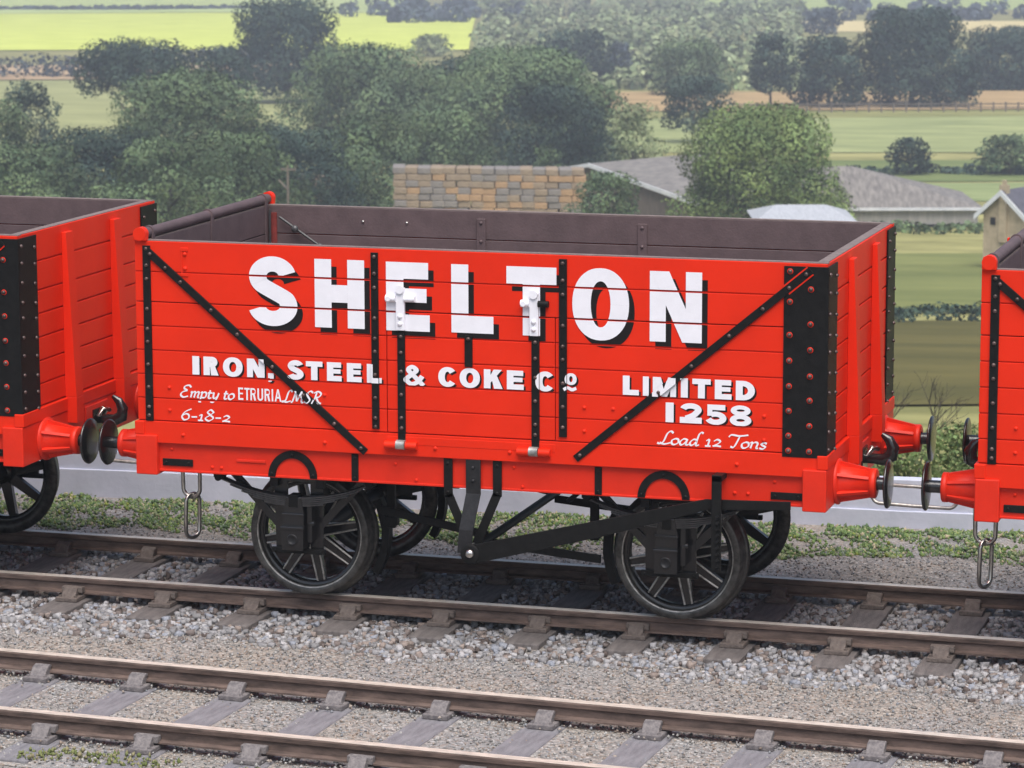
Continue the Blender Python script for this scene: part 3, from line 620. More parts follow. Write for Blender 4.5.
    if c == ',': return [[rect(0, h*.0, w, h*.26)], [[(w*.35, 0), (w, 0), (w*.55, -h*.2), (0, -h*.2)]]]
    return []
def clip(poly, lo, hi, ax=1):
    for sgn, lim in ((1, lo), (-1, hi)):
        out = []; n = len(poly)
        for i in range(n):
            a = poly[i]; b_ = poly[(i+1) % n]; da = sgn*(a[ax]-lim); db = sgn*(b_[ax]-lim)
            if da >= 0: out.append(a)
            if (da >= 0) != (db >= 0): t = da/(da-db); out.append(tuple(a[k]+(b_[k]-a[k])*t for k in (0, 1)))
        poly = out
        if len(poly) < 3: return []
    return poly
def clip_poly(poly, cl):
    n = len(cl); ar = sum(cl[i][0]*cl[(i+1) % n][1]-cl[(i+1) % n][0]*cl[i][1] for i in range(n))
    if ar < 0: cl = cl[::-1]
    for i in range(n):
        A = cl[i]; B = cl[(i+1) % n]; out = []; m = len(poly)
        f = lambda p: (B[0]-A[0])*(p[1]-A[1])-(B[1]-A[1])*(p[0]-A[0])
        for j in range(m):
            p, q = poly[j], poly[(j+1) % m]; dp, dq = f(p), f(q)
            if dp >= 0: out.append(p)
            if (dp >= 0) != (dq >= 0): t = dp/(dp-dq); out.append(tuple(p[k]+(q[k]-p[k])*t for k in (0, 1)))
        poly = out
        if len(poly) < 3: return []
    return poly

# ------------------------------------------------------------------ the wagon
FY0 = -1.226; ZT = 2.553
ZP = [2.553, 2.340, 2.129, 1.960, 1.790, 1.620, 1.452, 1.292]         # plank joints
HL = 2.44
STR_T = .014
straps = {'v1': [(-2.378, 1.291), (-2.322, 1.291), (-2.322, 2.522), (-2.378, 2.522)],
          'v2': [(-.703, 1.314), (-.652, 1.314), (-.652, 2.528), (-.703, 2.528)],
          'hl': [(-.517, 1.223), (-.463, 1.223), (-.463, 2.0), (-.517, 2.0)],
          'hr': [(.434, 1.223), (.488, 1.223), (.488, 2.0), (.434, 2.0)],
          'cs': [(-.037, 1.772), (.017, 1.772), (.017, 1.985), (-.037, 1.985)],
          'v4': [(.626, 1.323), (.680, 1.323), (.680, 2.528), (.626, 2.528)]}
def diag(a, b_, w_):
    a = np.array(a); b_ = np.array(b_); d = (b_-a)/np.linalg.norm(b_-a); n = np.array((-d[1], d[0]))*w_/2
    return [tuple(a+n), tuple(a-n), tuple(b_-n), tuple(b_+n)]
straps['dl'] = diag((-2.352, 2.492), (-.752, 1.148), .052); straps['dr'] = diag((.742, 1.180), (2.335, 2.512), .052)
ST_Y = {'v1': 0, 'v2': 0, 'hl': 0, 'hr': 0, 'cs': 0, 'v4': 0, 'dl': .0025, 'dr': .004}

def make_wagon():
    rt = empty('open_wagon', (0, 0, 0), 'bright red open wagon in the middle, its whole lettered side in view', 'railway wagon', 'red open wagons of the train')
    GA = .004
    def planks(mb, x0, x1, yo, yi, rows, s):          # outer red boards and inner brown boards
        for i in rows:
            z1, z0 = ZP[i], ZP[i+1]
            mb.box(x0, x1, yo, yo+s*.038, z0+GA, z1-(GA if i else 0), 0)
            mb.box(x0, x1, yo+s*.042, yi, z0+.003, z1-(.003 if i else .001), 1)
        mb.box(x0+.001, x1-.001, yo+s*.012, yo+s*.05, ZP[rows[-1]+1], ZP[rows[0]]-.006, 0)
    for s, nm in ((1, 'near'), (-1, 'far')):
        yo = FY0 if s == 1 else 1.226; yi = yo+s*.075
        b = MB(); planks(b, -HL, HL, yo, yi, [0, 1], s); planks(b, -HL, -.600, yo, yi, [2, 3, 4, 5, 6], s); planks(b, .600, HL, yo, yi, [2, 3, 4, 5, 6], s)
        if s == 1:
            for x in (-2.20, -1.05, .80, 1.0, 2.03):
                for z in (1.37, 1.53): b.dome((x, FY0, z), (0, -1, 0), .014, .012)
            for x in (-2.10, -1.05, -.25, .28, 1.85): b.dome((x, FY0-.008, 1.20), (0, -1, 0), .015, .012)
            for x, z in ((-2.2, 1.09), (-1.9, .975), (-1.83, .975), (-.4, .965), (.3, 1.09), (.36, .96), (1.83, 1.0), (1.92, 1.0), (2.1, 1.09), (-.55, 1.07)): b.dome((x, FY0+.026, z), (0, -1, 0), .013, .012)
            b.box(-2.095, -2.083, FY0-.006, FY0, 2.33, 2.50); b.box(-2.098, -2.04, FY0-.008, FY0, 2.49, 2.515); b.box(-2.098, -2.04, FY0-.008, FY0, 2.315, 2.338)
            b.dome((-2.065, FY0, 2.47), (0, -1, 0), .016, .014); b.dome((-2.065, FY0, 2.37), (0, -1, 0), .016, .014)
        else:
            for zc in (2.45, 2.25): b.dome((-1.6, 1.15, zc), (0, -1, 0), .012, .01, 2); b.dome((-1.25, 1.15, zc), (0, -1, 0), .012, .01, 2)
        b.build('side_panel', [red, brown, steel], rt, .004)
        b = MB(); planks(b, -.594, .594, yo, yi, [2, 3, 4, 5, 6], s); b.build('side_door', [red, brown], rt, .004)
        b = MB(); b.box(-HL, HL, yo+s*.012, yi-s*.001, ZT, ZT+.006); b.build('top_edging', topedge, rt)
        b = MB(); b.box(-HL-.004, HL+.004, yo-s*.008, yo+s*.05, 1.136, 1.288); b.box(-.60, .60, yo-s*.0105, yo-s*.005, 1.215, 1.27); b.build('curb_rail', red, rt, .006)
        b = MB(); b.box(-2.30, 2.30, yo+s*.026, yo+s*.09, .928, 1.134); b.box(-2.3, 2.3, yo+s*.026-s*.006, yo+s*.03, .928, .945)
        b.box(-1.715, -1.499, yo+s*.016, yo+s*.028, 1.024, 1.044)
        b.build('solebar', red2, rt, .004)
    # ends
    def end_planks(mb, s):
        xo = s*HL; 
        for i in range(7):
            z1, z0 = ZP[i], ZP[i+1]
            x0, x1 = sorted((xo-s*.001, xo-s*.036)); mb.box(x0, x1, -1.150, 1.150, z0+GA*1.5, z1-(GA*1.5 if i else 0), 0)
            x0, x1 = sorted((xo-s*.042, xo-s*.080)); mb.box(x0, x1, -1.150, 1.150, z0+.003, z1-(.003 if i else .001), 1)
        x0, x1 = sorted((xo-s*.018, xo-s*.05)); mb.box(x0, x1, -1.149, 1.149, ZP[-1], ZT-.004, 0)
        # outer corner board faces
        for yy in (-1, 1):
            for i in range(7):
                x0, x1 = sorted((xo+s*.0015, xo-s*.01)); y0, y1 = sorted((yy*1.148, yy*1.224)); mb.box(x0, x1, y0, y1, ZP[i+1]+GA, ZP[i]-GA*(i > 0), 0)
    b = MB(); end_planks(b, 1); b.build('end_panel', [red, brown], rt, .004)
    b = MB(); end_planks(b, -1); b.build('end_door', [red, brown], rt, .004)
    for s in (-1, 1):
        b = MB(); x0, x1 = sorted((s*HL-s*.012, s*HL-s*.079)); b.box(x0, x1, -1.15, 1.15, ZT, ZT+.0055); b.build('top_edging', topedge, rt)
        b = MB(); x0, x1 = sorted((s*HL+s*.022, s*HL-s*.05)); b.box(x0, x1, -1.244, 1.244, 1.192, 1.286); b.build('end_curb', red, rt, .006)
        b = MB(); x0, x1 = sorted((s*2.295, s*2.455)); b.box(x0, x1, -1.250, 1.250, .908, 1.190); b.box(*sorted((s*2.455, s*2.47)), -.2, .2, .93, 1.17); b.build('headstock', red2, rt, .010)
    # end stanchions (right end full height, left end under the hinge bar)
    for s in (-1, 1):
        for yc in (-.43, .43):
            b = MB(); x = s*HL; w2 = .062
            t0, t1 = (.090, .036) if s > 0 else (.022, .020)
            zb, zt_ = 1.292, 2.50
            b.hexa([(x, yc-w2, zb), (x+s*t0, yc-w2, zb), (x+s*t0, yc+w2, zb), (x, yc+w2, zb)], [(x, yc-w2, zt_), (x+s*t1, yc-w2, zt_), (x+s*t1, yc+w2, zt_), (x, yc+w2, zt_)])
            b.hexa([(x, yc-w2, 1.1), (x+s*t0, yc-w2, 1.1), (x+s*t0, yc+w2, 1.1), (x, yc+w2, 1.1)], [(x, yc-w2, zb), (x+s*t0, yc-w2, zb), (x+s*t0, yc+w2, zb), (x, yc+w2, zb)])
            for i in range(7):
                zc = (ZP[i]+ZP[i+1])/2; b.dome((x-s*.001, yc+w2+.05, zc), (s, 0, 0), .016, .016); b.dome((x-s*.001, yc+w2+.05, zc-.09), (s, 0, 0), .012, .012) if i % 2 else None
            b.build('end_stanchion', red, rt, .008 if s > 0 else .003)
    b = MB(); b.box(-2.36, 2.36, -1.15, 1.15, 1.20, 1.262); b.build('floor', brown, rt)
    # tipping end hinge bar
    b = MB(); b.cyl((-2.392, -1.20, 2.598), (-2.392, 1.20, 2.598), .037, n=20); b.build('hinge_bar', brown, rt)
    for yc, k in ((-1.225, 1), (-1.085, 0), (0, 0), (1.09, 0), (1.225, 1)):
        b = MB(); b.cyl((-2.392, yc-.03*(.5+.5*k), 2.602), (-2.392, yc+.03*(.5+.5*k), 2.602), .047 if k else .044, n=24, mi=0 if k else 1)
        if k: b.box(-2.4385, -2.3455, yc-.027, yc+.027, 2.555, 2.602)
        else: b.box(-2.452, -2.440, yc-.03, yc+.03, 1.7, 2.62); b.box(-2.37, -2.352, yc-.025, yc+.025, 1.9, 2.6, 1)
        b.build('hinge_bracket', [red, brown], rt, .005)
    # inner ironwork seen over the near side
    for xx in (-.66, .585):
        b = MB(); b.box(xx-.035, xx+.035, 1.135, 1.151, 1.27, 2.50); 
        for zc in (2.52-.05, 2.33, 2.2): b.dome((xx, 1.135, zc), (0, -1, 0), .014, .012, 0)
        b.build('inner_strap', brown, rt, .003)
    b = MB(); b.box(-2.34, -2.295, 1.137, 1.15, 1.3, 2.5); b.build('corner_iron', ironred, rt)
    b = MB(); b.tube([(-2.26, 1.11, 2.47), (-1.80, 1.11, 2.17)], .011, 6); b.tube([(-2.335, 1.10, 2.53), (-2.335, 1.10, 1.9)], .010, 6); b.dome((-2.13, 1.09, 2.385), (0, -1, 0), .03, .02); b.dome((-1.93, 1.09, 2.255), (0, -1, 0), .03, .02); b.build('tie_rod', springm, rt)
    # side straps
    def strap(name, key, yf=FY0, bolts=None, mats=black, s=1):
        b = MB(); off = ST_Y.get(key, 0); P = straps[key]
        b.prism(P, yf-.002*0-off-STR_T, yf-off*0+.001, 0)
        xs = [p[0] for p in P]; zs = [p[1] for p in P]
        a = (np.array(P[0])+np.array(P[1]))/2; c_ = (np.array(P[2])+np.array(P[3]))/2
        for t in bolts: q = a+(c_-a)*t; b.dome((q[0], yf-off-STR_T, q[1]), (0, -1, 0), .0145, .013, 1, 8)
        return b.build(name, [mats, boltm], rt, .002)
    vb = [(ZP[i]+ZP[i+1])/2 for i in range(7)]
    def vt(key, zs): P = straps[key]; z0, z1 = P[0][1], P[2][1]; return [(z-z0)/(z1-z0) for z in zs if z0+.01 < z < z1-.01]
    vz = [2.50, 2.385, 2.29, 2.06+.02, 2.0-.06, 1.85, 1.69, 1.53, 1.39, 1.33]
    strap('corner_strap', 'v1', bolts=vt('v1', vz)); strap('knee_strap', 'v2', bolts=vt('v2', vz)); strap('knee_strap', 'v4', bolts=vt('v4', vz))
    strap('diagonal_strap', 'dl', bolts=[.02, .09, .16, .3, .42, .58, .72, .86, .98]); strap('diagonal_strap', 'dr', bolts=[.02, .22, .36, .5, .66, .8, .91, .98])
    b = MB(); q = diag((2.170, 2.374), (2.330, 2.508), .070); b.prism(q, FY0-.0150, FY0-.0118); b.build('strap_edging', red, rt)
    strap('door_strap', 'hl', bolts=vt('hl', (1.96, 1.85, 1.72, 1.56, 1.40, 1.33))); strap('door_strap', 'hr', bolts=vt('hr', (1.96, 1.85, 1.72, 1.56, 1.40, 1.33)))
    strap('door_stop', 'cs', bolts=[.9])
    for key in ('v1', 'v2', 'v4'):                     # far side straps, plain
        b = MB(); b.prism(straps[key], 1.226, 1.226+STR_T); b.build('knee_strap', black, rt)
    for (xc, x0, x1, bl) in ((-.490, -.591, -.384, 0), (.455, .365, .557, 1)):
        b = MB(); y1 = FY0-.0015; 
        b.box(xc-.031, xc+.031, y1-.026, y1, 2.003, 2.296, 0)
        b.cyl((x0, y1-.022, 2.222), (xc-.03, y1-.022, 2.222), .025, n=12, mi=0); b.cyl((xc+.03, y1-.022, 2.222), (x1, y1-.022, 2.222), .022, n=12, mi=1 if bl else 0)
        b.cyl((x0+.022, y1-.03, 2.222), (x0+.022, y1-.052, 2.222), .018, n=10)
        for zz in (2.10, 2.05): b.dome((xc, y1-.026, zz), (0, -1, 0), .018, .016)
        b.cyl((xc, y1-.02, 2.285), (xc, y1-.04, 2.285), .03, n=12)
        b.build('door_catch', [white, black], rt, .004)
        # bottom hinge
        b = MB(); z = 1.212
        for sx in (-1, 1): b.cyl((xc+sx*.035, FY0-.03, z), (xc+sx*.115, FY0-.03, z), .028, n=12)
        b.build('door_hinge', red, rt, .003)
        b = MB(); b.cyl((xc-.031, FY0-.032, z+.005), (xc+.031, FY0-.032, z+.005), .034, n=16, mi=0); b.box(xc-.027, xc+.027, FY0-.032, FY0-.02, z-.02, z+.03); b.build('hinge_pin', wornsteel, rt, .003)
    # corner plates
    for s in (-1, 1):
        b = MB(); t = .012; y0, y1 = sorted((s*1.226, s*1.238))
        b.box(2.155, 2.452, y0, y1, 1.268, 2.534); ya, yb = sorted((s*.935, s*1.226)); b.box(2.442, 2.453, ya, yb, 1.268, 2.534)
        b2_ = b; zA = [2.50, 2.30, 2.08, 1.91, 1.74, 1.575, 1.41, 1.31]; zB = [2.385, 2.155, 1.985, 1.81, 1.65, 1.48, 1.31]
        for zs, x in ((zA, 2.196), (zB, 2.335)):
            for z in zs: b.dome((x, s*1.239, z), (0, s, 0), .0165, .018, 1); b2_.lathe((x, s*1.238, z), (0, -1 if s < 0 else 1, 0), [(0, .0205), (.0012, .0195), (.0014, .014)], 12, 2)
        zC = [2.48, 2.36, 2.22, 2.08, 1.97, 1.83, 1.70, 1.56, 1.44, 1.32]
        for z in zC: b.dome((2.453, s*1.19, z), (1, 0, 0), .014, .014, 1)
        for z in zC: b.dome((2.453, s*.98, z-.03), (1, 0, 0), .014, .014, 1)
        b.build('corner_plate', [black, boltm, red], rt, .002)
    # solebar fittings
    for s in (-1, 1):
        ys = s*(1.2-.0)  # solebar outer face
        for xc in (-1.30, 1.345):
            b = MB(); oa = arc(xc, .935, .18, .188, 0, 180, 22); ia = arc(xc, .935, .128, .136, 0, 180, 22)
            for i in range(22): q = [tuple(oa[i]), tuple(oa[i+1]), tuple(ia[i+1]), tuple(ia[i])]; b.prism(q, min(ys, ys+s*.012), max(ys, ys+s*.012))
            for q in (oa[1]*.5+ia[1]*.5, oa[21]*.5+ia[21]*.5, oa[11]*.5+ia[11]*.5): b.dome((q[0], ys+s*.012, q[1]), (0, s, 0), .012, .010)
            b.build('horseshoe_strap', black, rt)
        for x0, x1 in ((-2.27, -2.043), (2.075, 2.292)):
            b = MB(); b.box(x0, x1, min(ys, ys+s*.011), max(ys, ys+s*.011), .972, 1.022); b.dome((x0+.03, ys+s*.011, .997), (0, s, 0), .01, .01); b.dome((x1-.03, ys+s*.011, .997), (0, s, 0), .01, .01); b.build('solebar_plate', black, rt, .003)
        for xc in (-.842, .892):
            b = MB(); b.box(xc-.025, xc+.025, min(ys, ys+s*.011), max(ys, ys+s*.011), .936, 1.125); b.dome((xc, ys+s*.011, 1.10), (0, s, 0), .011, .01); b.dome((xc, ys+s*.011, .96), (0, s, 0), .011, .01); b.build('solebar_strap', black, rt, .003)
    # buffers
    for sx in (-1, 1):
        for yc in (-.87, .87):
            b = MB(); X = sx*2.456; z = 1.05
            b.lathe((X, yc, z), (sx, 0, 0), [(0, .155), (.018, .155), (.020, .118), (.04, .108), (.225, .088), (.228, .100), (.262, .100), (.268, .092), (.270, .05)], 24)
            for k in range(6):
                a = k*PI/3+PI/6; d = Vector((0, math.cos(a), math.sin(a))); t = Vector((0, -math.sin(a), math.cos(a)))*.010; c0 = Vector((X, yc, z))
                p = [c0+d*.10+Vector((sx*.02, 0, 0)), c0+d*.140+Vector((sx*.02, 0, 0)), c0+d*.098+Vector((sx*.225, 0, 0)), c0+d*.07+Vector((sx*.225, 0, 0))]
                b.hexa([q-t for q in p], [q+t for q in p])
            ho = b.build('buffer', red2, rt)
            b = MB(); he = .036 if sx < 0 else .004; b.cyl((X+sx*.25, yc, z), (X+sx*(.335+he), yc, z), .043, n=16); Xh = X+sx*he
            b.lathe((Xh, yc, z), (sx, 0, 0), [(.318, .001), (.318, .06), (.328, .150), (.332, .163), (.340, .165), (.348, .158), (.355, .09), (.357, .001)], 32)
            b.build('buffer_head', gblack, ho)
    # hooks and chains
    for sx in (-1, 1):
        b = MB(); X = sx*2.47
        b.tube([(X, 0, 1.05), (X+sx*.07, 0, 1.05), (X+sx*.14, 0, 1.045), (X+sx*.195, 0, 1.075), (X+sx*.205, 0, 1.135), (X+sx*.175, 0, 1.19), (X+sx*.125, 0, 1.225)], [.035, .036, .044, .048, .044, .034, .014], 10, flat=.7)
        b.box(*sorted((X-sx*.005, X+sx*.012)), -.09, .09, .97, 1.13); b.build('coupling_hook', gblack, rt)
        b = MB(); b.tube([(X+sx*.03, -.05, 1.08), (X+sx*.06, -.04, 1.14), (X+sx*.10, .0, 1.12), (X+sx*.06, .04, 1.12), (X+sx*.03, .05, 1.08)], .016, 8); b.build('shackle', steel, rt)
    def link(c, L_, wd, r_, ax, up):                  # elongated ring, long axis ax, spread along up
        c = Vector(c); ax = Vector(ax).normalized(); up = Vector(up).normalized(); pts = []
        for i in range(24):
            a = 2*PI*i/24; q = math.cos(a); pts.append(c+ax*(math.copysign(max(0, L_/2-wd/2), q)*(1 if abs(q) > .05 else 0)+wd/2*q)+up*wd/2*math.sin(a))
        b = MB(); b.tube(pts, r_, 8, closed=True); return b
    X = -2.47-.09
    link((X+.005, 0, .95), .22, .13, .014, (0, 0, 1), (.3, 1, 0)).build('chain_link', steel, rt)
    link((X, 0, .675), .36, .150, .016, (0, 0, 1), (1, -.2, 0)).build('chain_link', steel, rt)
    link((X+.005, 0, .355), .33, .125, .016, (.02, 0, 1), (.62, 1, 0)).build('chain_link', steel, rt)
    link((2.83, 0, .80), .60, .135, .013, (1, 0, -.02), (0, .25, 1)).build('chain_link', wornsteel, rt)
    # underframe
    b = MB()
    for yy in (-.45, .45): b.box(-2.28, 2.28, yy-.04, yy+.04, .98, 1.19)
    for xx in (-.55, .55): b.box(xx-.05, xx+.05, -1.1, 1.1, .98, 1.19)
    b.box(-2.28, 2.28, -1.08, 1.08, 1.10, 1.18); b.build('underframe', black, rt)
    # wheels
    RW = .452
    def wheel(xc, s):
        wt = MB(); y = s*.655  # back of the tyre
        prof = [(0, .385), (0, RW+.022), (.012, RW+.030), (.024, RW+.012), (.034, RW), (.132, RW-.010), (.138, RW-.018), (.138, .398), (.128, .385)]
        wt.lathe((xc, y, RW), (0, s, 0), prof, 56, 0, closed=True)
        to = wt.build('wheel', tyrem, rt)
        b = MB(); c0 = Vector((xc, y+s*.07, RW))
        b.lathe((xc, y+s*.01, RW), (0, s, 0), [(0, .02), (0, .085), (.13, .075), (.15, .05), (.15, .001)], 20, 0)
        b.lathe((xc, y, RW), (0, s, 0), [(.03, .386), (.03, .350), (.10, .350), (.10, .386)], 48, 0)
        for k in range(8):
            a = 2*PI*k/8+.2; d = Vector((math.cos(a), 0, math.sin(a))); t = Vector((-math.sin(a), 0, math.cos(a)))
            p = [c0+d*.06-t*.045, c0+d*.06+t*.045, c0+d*.36+t*.030, c0+d*.36-t*.030]; yv = Vector((0, s*.02, 0))
            b.hexa([q-yv for q in p], [q+yv for q in p])
        b.build('spokes', gblack, to)
        b = MB()
        for k in range(8):
            a = 2*PI*k/8+.2; d = Vector((math.cos(a), 0, math.sin(a))); t = Vector((-math.sin(a), 0, math.cos(a)))
            for q in (-1, 1): b.tube([c0+d*.08+t*q*.034+Vector((0, s*.022, 0)), c0+d*.362+t*q*.026+Vector((0, s*.022, 0))], .0075, 6)
        b.lathe((xc, y, RW), (0, s, 0), [(.128, .384), (.1385, .386), (.1385, .394)], 56)
        b.build('bright_edges', wornsteel, to)
    for xc in (-1.34, 1.34):
        for s in (-1, 1): wheel(xc, s)
        b = MB(); b.cyl((xc, -1.02, RW), (xc, 1.02, RW), .055, n=16); b.build('axle', iron, rt)
        for s in (-1, 1):
            # axle guard (w-iron)
            b = MB(); y0, y1 = sorted((s*.965, s*.985)); 
            for sx in (-1, 1):
                b.prism([(xc+sx*.085, .375), (xc+sx*.175, .375), (xc+sx*.185, .95), (xc+sx*.085, .95)], y0, y1)
                b.prism([(xc+sx*.17, .53), (xc+sx*.17, .61), (xc+sx*.49, .94), (xc+sx*.55, .94), (xc+sx*.53, .905)], y0-.001, y1+.001)
            b.prism([(xc-.19, .86), (xc+.19, .86), (xc+.19, .96), (xc-.19, .96)], y0-.002, y1+.002)
            b.build('axle_guard', gblack, rt, .003)
            b = MB(); ya, yb = sorted((s*.99, s*1.02)); b.box(xc-.20, xc+.20, ya, yb, .355, .392)
            for q in (-.17, .17): b.dome((xc+q, s*1.02, .373), (0, s, 0), .010, .01)
            b.build('keeper_plate', black, rt, .003)
            b = MB(); Y = lambda v: sorted((s*.99, s*v))
            a, c = Y(1.13); b.box(xc-.08, xc+.08, a, c, .40, .565); a, c = Y(1.11); b.box(xc-.078, xc+.078, a, c, .565, .655)
            a, c = Y(1.145); b.box(xc-.086, xc+.086, a, c, .553, .572)
            a, c = Y(1.10); b.prism([(xc-.078, .655), (xc+.078, .655), (xc+.055, .775), (xc-.055, .775)], a, c)
            a, c = Y(1.12); b.box(xc-.082, xc+.082, a, c, .648, .662)
            b.box(xc+.085, xc+.125, min(s*.99, s*1.07), max(s*.99, s*1.07), .45, .72); b.cyl((xc+.10, s*1.05, .585), (xc+.14, s*1.05, .585), .022, n=10)
            ab = b.build('axlebox', gblack, rt, .006)
            b = MB(); b.lathe((xc, s*1.13, .478), (0, s, 0), [(0, .040), (.008, .038), (.009, .030), (.004, .028), (.006, .001)], 20); b.build('axlebox_cap', iron, ab)
            # leaf spring
            b = MB(); yc = s*1.055; w2 = .038
            for k in range(5):
                L_ = .56-.085*k; n_ = 14; top = []; 
                for i in range(n_+1):
                    t = -1+2*i/n_; xx = t*L_; zz = .772+.115*(xx/.56)**2-k*.0135; top.append((xx+xc, zz))
                for i in range(n_):
                    (xa, za), (xb, zb) = top[i], top[i+1]
                    b.hexa([(xa, yc-w2, za-.0095), (xb, yc-w2, zb-.0095), (xb, yc+w2, zb-.0095), (xa, yc+w2, za-.0095)], [(xa, yc-w2, za), (xb, yc-w2, zb), (xb, yc+w2, zb), (xa, yc+w2, za)])
            b.build('leaf_spring', springm, rt)
            b = MB()
            for q in (-.56, .56): b.cyl((xc+q, yc-.05, .885), (xc+q, yc+.05, .885), .026, n=12); b.box(xc+q-.035, xc+q+.035, yc-.045, yc+.045, .885, .94); b.build('spring_shoe', black, rt, .004); b = MB()
            b.box(xc-.035, xc+.035, yc-.047, yc+.047, .70, .79); b.build('spring_buckle', black, rt, .004)
            for q in (-.17, .17): b = MB(); b.box(xc+q-.03, xc+q+.03, s*1.0-.03, s*1.0+.03, .83, .96); b.build('spring_stop', iron, rt, .003)
    # brake gear on both sides
    for s in (-1, 1):
        yv = s*1.215
        def bar(b, pts, wd, y, th):                   # flat bar in the xz plane through pts, width wd
            for i in range(len(pts)-1):
                a = np.array(pts[i]); c = np.array(pts[i+1]); d = (c-a)/np.linalg.norm(c-a); nn = np.array((-d[1], d[0]))*wd/2; b.prism([tuple(a+nn), tuple(a-nn), tuple(c-nn), tuple(c+nn)], y-th/2-.0004*i, y+th/2+.0004*i)
        b = MB(); bar(b, [(-.165, 1.133), (-.165, .86)], .062, yv, .012); bar(b, [(-.165, .885), (-.04, .60)], .062, yv, .012)
        for z in (1.10, .90): b.dome((-.165, yv+s*.007, z), (0, s, 0), .012, .010)
        b.build('brake_hanger', black, rt, .002)
        b = MB(); bar(b, [(.185, 1.133), (.185, .885)], .062, yv, .012); bar(b, [(.185, .905), (.035, .55)], .062, yv, .012)
        for z in (1.10, .91): b.dome((.185, yv+s*.007, z), (0, s, 0), .012, .010)
        b.build('brake_hanger', black, rt, .002)
        b = MB()
        def seg(p, q, w0, w1, th=.014):
            (x0, y0, z0), (x1, y1, z1) = p, q; b.hexa([(x0-w0, y0-th/2, z0), (x0+w0, y0-th/2, z0), (x0+w0, y0+th/2, z0), (x0-w0, y0+th/2, z0)], [(x1-w1, y1-th/2, z1), (x1+w1, y1-th/2, z1), (x1+w1, y1+th/2, z1), (x1-w1, y1+th/2, z1)])
        seg((.018, yv-s*-.012, 1.133), (.018, yv+s*.012, .90), .052, .052); seg((.018, yv+s*.012, .90), (-.012, yv+s*.085, .66), .052, .050); seg((-.012, yv+s*.085, .66), (-.025, yv+s*.090, .50), .050, .048)
        for z in (1.08, .99): b.dome((.018, yv+s*.022, z), (0, s, 0), .013, .010)
        b.build('brake_hanger', iron, rt, .002)
        b = MB()
        if s < 0:
            y = -1.325; b.prism([(-.03, .47), (.05, .435), (.95, .676), (1.68, .902), (2.235, .930), (2.235, .986), (1.66, .972), (.95, .792), (.08, .575), (-.02, .55)], y-.008, y+.008)
            b.lathe((0.025, y+.008, .502), (0, -1, 0), [(0, .068), (.022, .068), (.026, .05), (.026, .001)], 24)
            b.build('brake_lever', black, rt, .003)
            b = MB(); b.dome((.028, -1.352, .508), (0, -1, 0), .030, .02, 0, 14); b.build('pivot_pin', steel, rt)
            b = MB(); b.box(1.712, 1.776, -1.37, -1.345, .492, 1.145)
            for k in range(9): b.cyl((1.735+.01, -1.372, .52+k*.042), (1.745+.02, -1.372, .535+k*.042), .013, n=8)
            b.box(1.712, 1.776, -1.37, -1.2, 1.10, 1.14); b.box(1.705, 1.72, -1.345, -1.29, .50, 1.1); b.build('lever_guide', black, rt, .003)
        for (xa, za, xb, zb) in ((-.80, .66, -.01, .52), (.01, .47, .80, .40)): b = MB(); b.prism([(xa, za-.028), (xb, zb-.028), (xb, zb+.028), (xa, za+.028)], s*.80-.012, s*.80+.012); b.build('push_rod', black, rt, .003)
        for sx in (-1, 1):
            b = MB(); wx = sx*1.34; pts_o = []; 
            ang = [(180 if sx > 0 else 0)+a for a in (-32, -20, -8, 4, 16, 28)]
            oa = [(wx+.56*math.cos(R(a)), RW+.555*math.sin(R(a))) for a in ang]; ia = [(wx+.505*math.cos(R(a)), RW+.505*math.sin(R(a))) for a in ang]
            for i in range(5): b.prism([oa[i], oa[i+1], ia[i+1], ia[i]], s*.60, s*.68)
            b.build('brake_shoe', black, rt)
            b = MB(); xh = wx-sx*.60; b.prism([(xh-.03, .52), (xh+.03, .52), (xh+.028, 1.1), (xh-.028, 1.1)], s*.74-.02, s*.74+.02); b.box(xh-.05, xh+.05, s*.74-.03, s*.74+.03, .54, .60); b.build('brake_shoe_hanger', black, rt, .004)
    b = MB(); b.cyl((0, -1.3, .502), (0, 1.3, .502), .03, n=12); b.build('brake_shaft', black, rt)
    b = MB(); b.tube([(.25, .3, .56), (.75, .3, .98)], .018, 6); b.build('safety_rod', iron, rt)
    # lettering
    def place(strokes, x, z, out, lay):
        for i, st in enumerate(strokes):
            for j, p in enumerate(st): out.append(([(x+q[0], z+q[1]) for q in p], lay+i*.0003+j*.00003))
    def letters(name, items, mt, base, dx=0, dz=0, over=()):
        """items: (char, x, z, w, h, s, b); painted on the boards and over the straps they meet"""
        polys = []
        for it in items:
            if callable(it[0]): continue
            c, x, z, w_, h_, s_, b_ = it; place(glyph(c, w_, h_, s_, b_), x+dx, z+dz, polys, 0)
        return emit(name, polys, mt, base, over)
    def emit(name, polys, mt, base, over):
        mb = MB()
        def put(p, y):
            if len(p) >= 3: mb.add([(q[0], y, q[1]) for q in p], [tuple(range(len(p)))])
        for p, l in polys:
            for i in range(7): put(clip(list(p), ZP[i+1]+.0068, ZP[i]-.0068), FY0-base-l)
            for key in over: put(clip_poly(list(p), straps[key]), FY0-STR_T-ST_Y.get(key, 0)-base-l)
        o = mb.build(name, mt, rt); return o
    big = [('S', -1.598, 1.995, .36, .482, .128, .105), ('H', -1.112, 2.000, .360, .471, .122, .108), ('E', -.596, 1.999, .311, .470, .125, .113), ('L', -.131, 2.003, .297, .465, .121, .117), ('T', .258, 2.003, .349, .465, .121, .117), ('O', .717, 1.990, .392, .486, .128, .098), ('N', 1.250, 1.999, .355, .471, .118, .1)]
    h_ = .130; z_ = 1.631; s_ = .047; b_ = .036
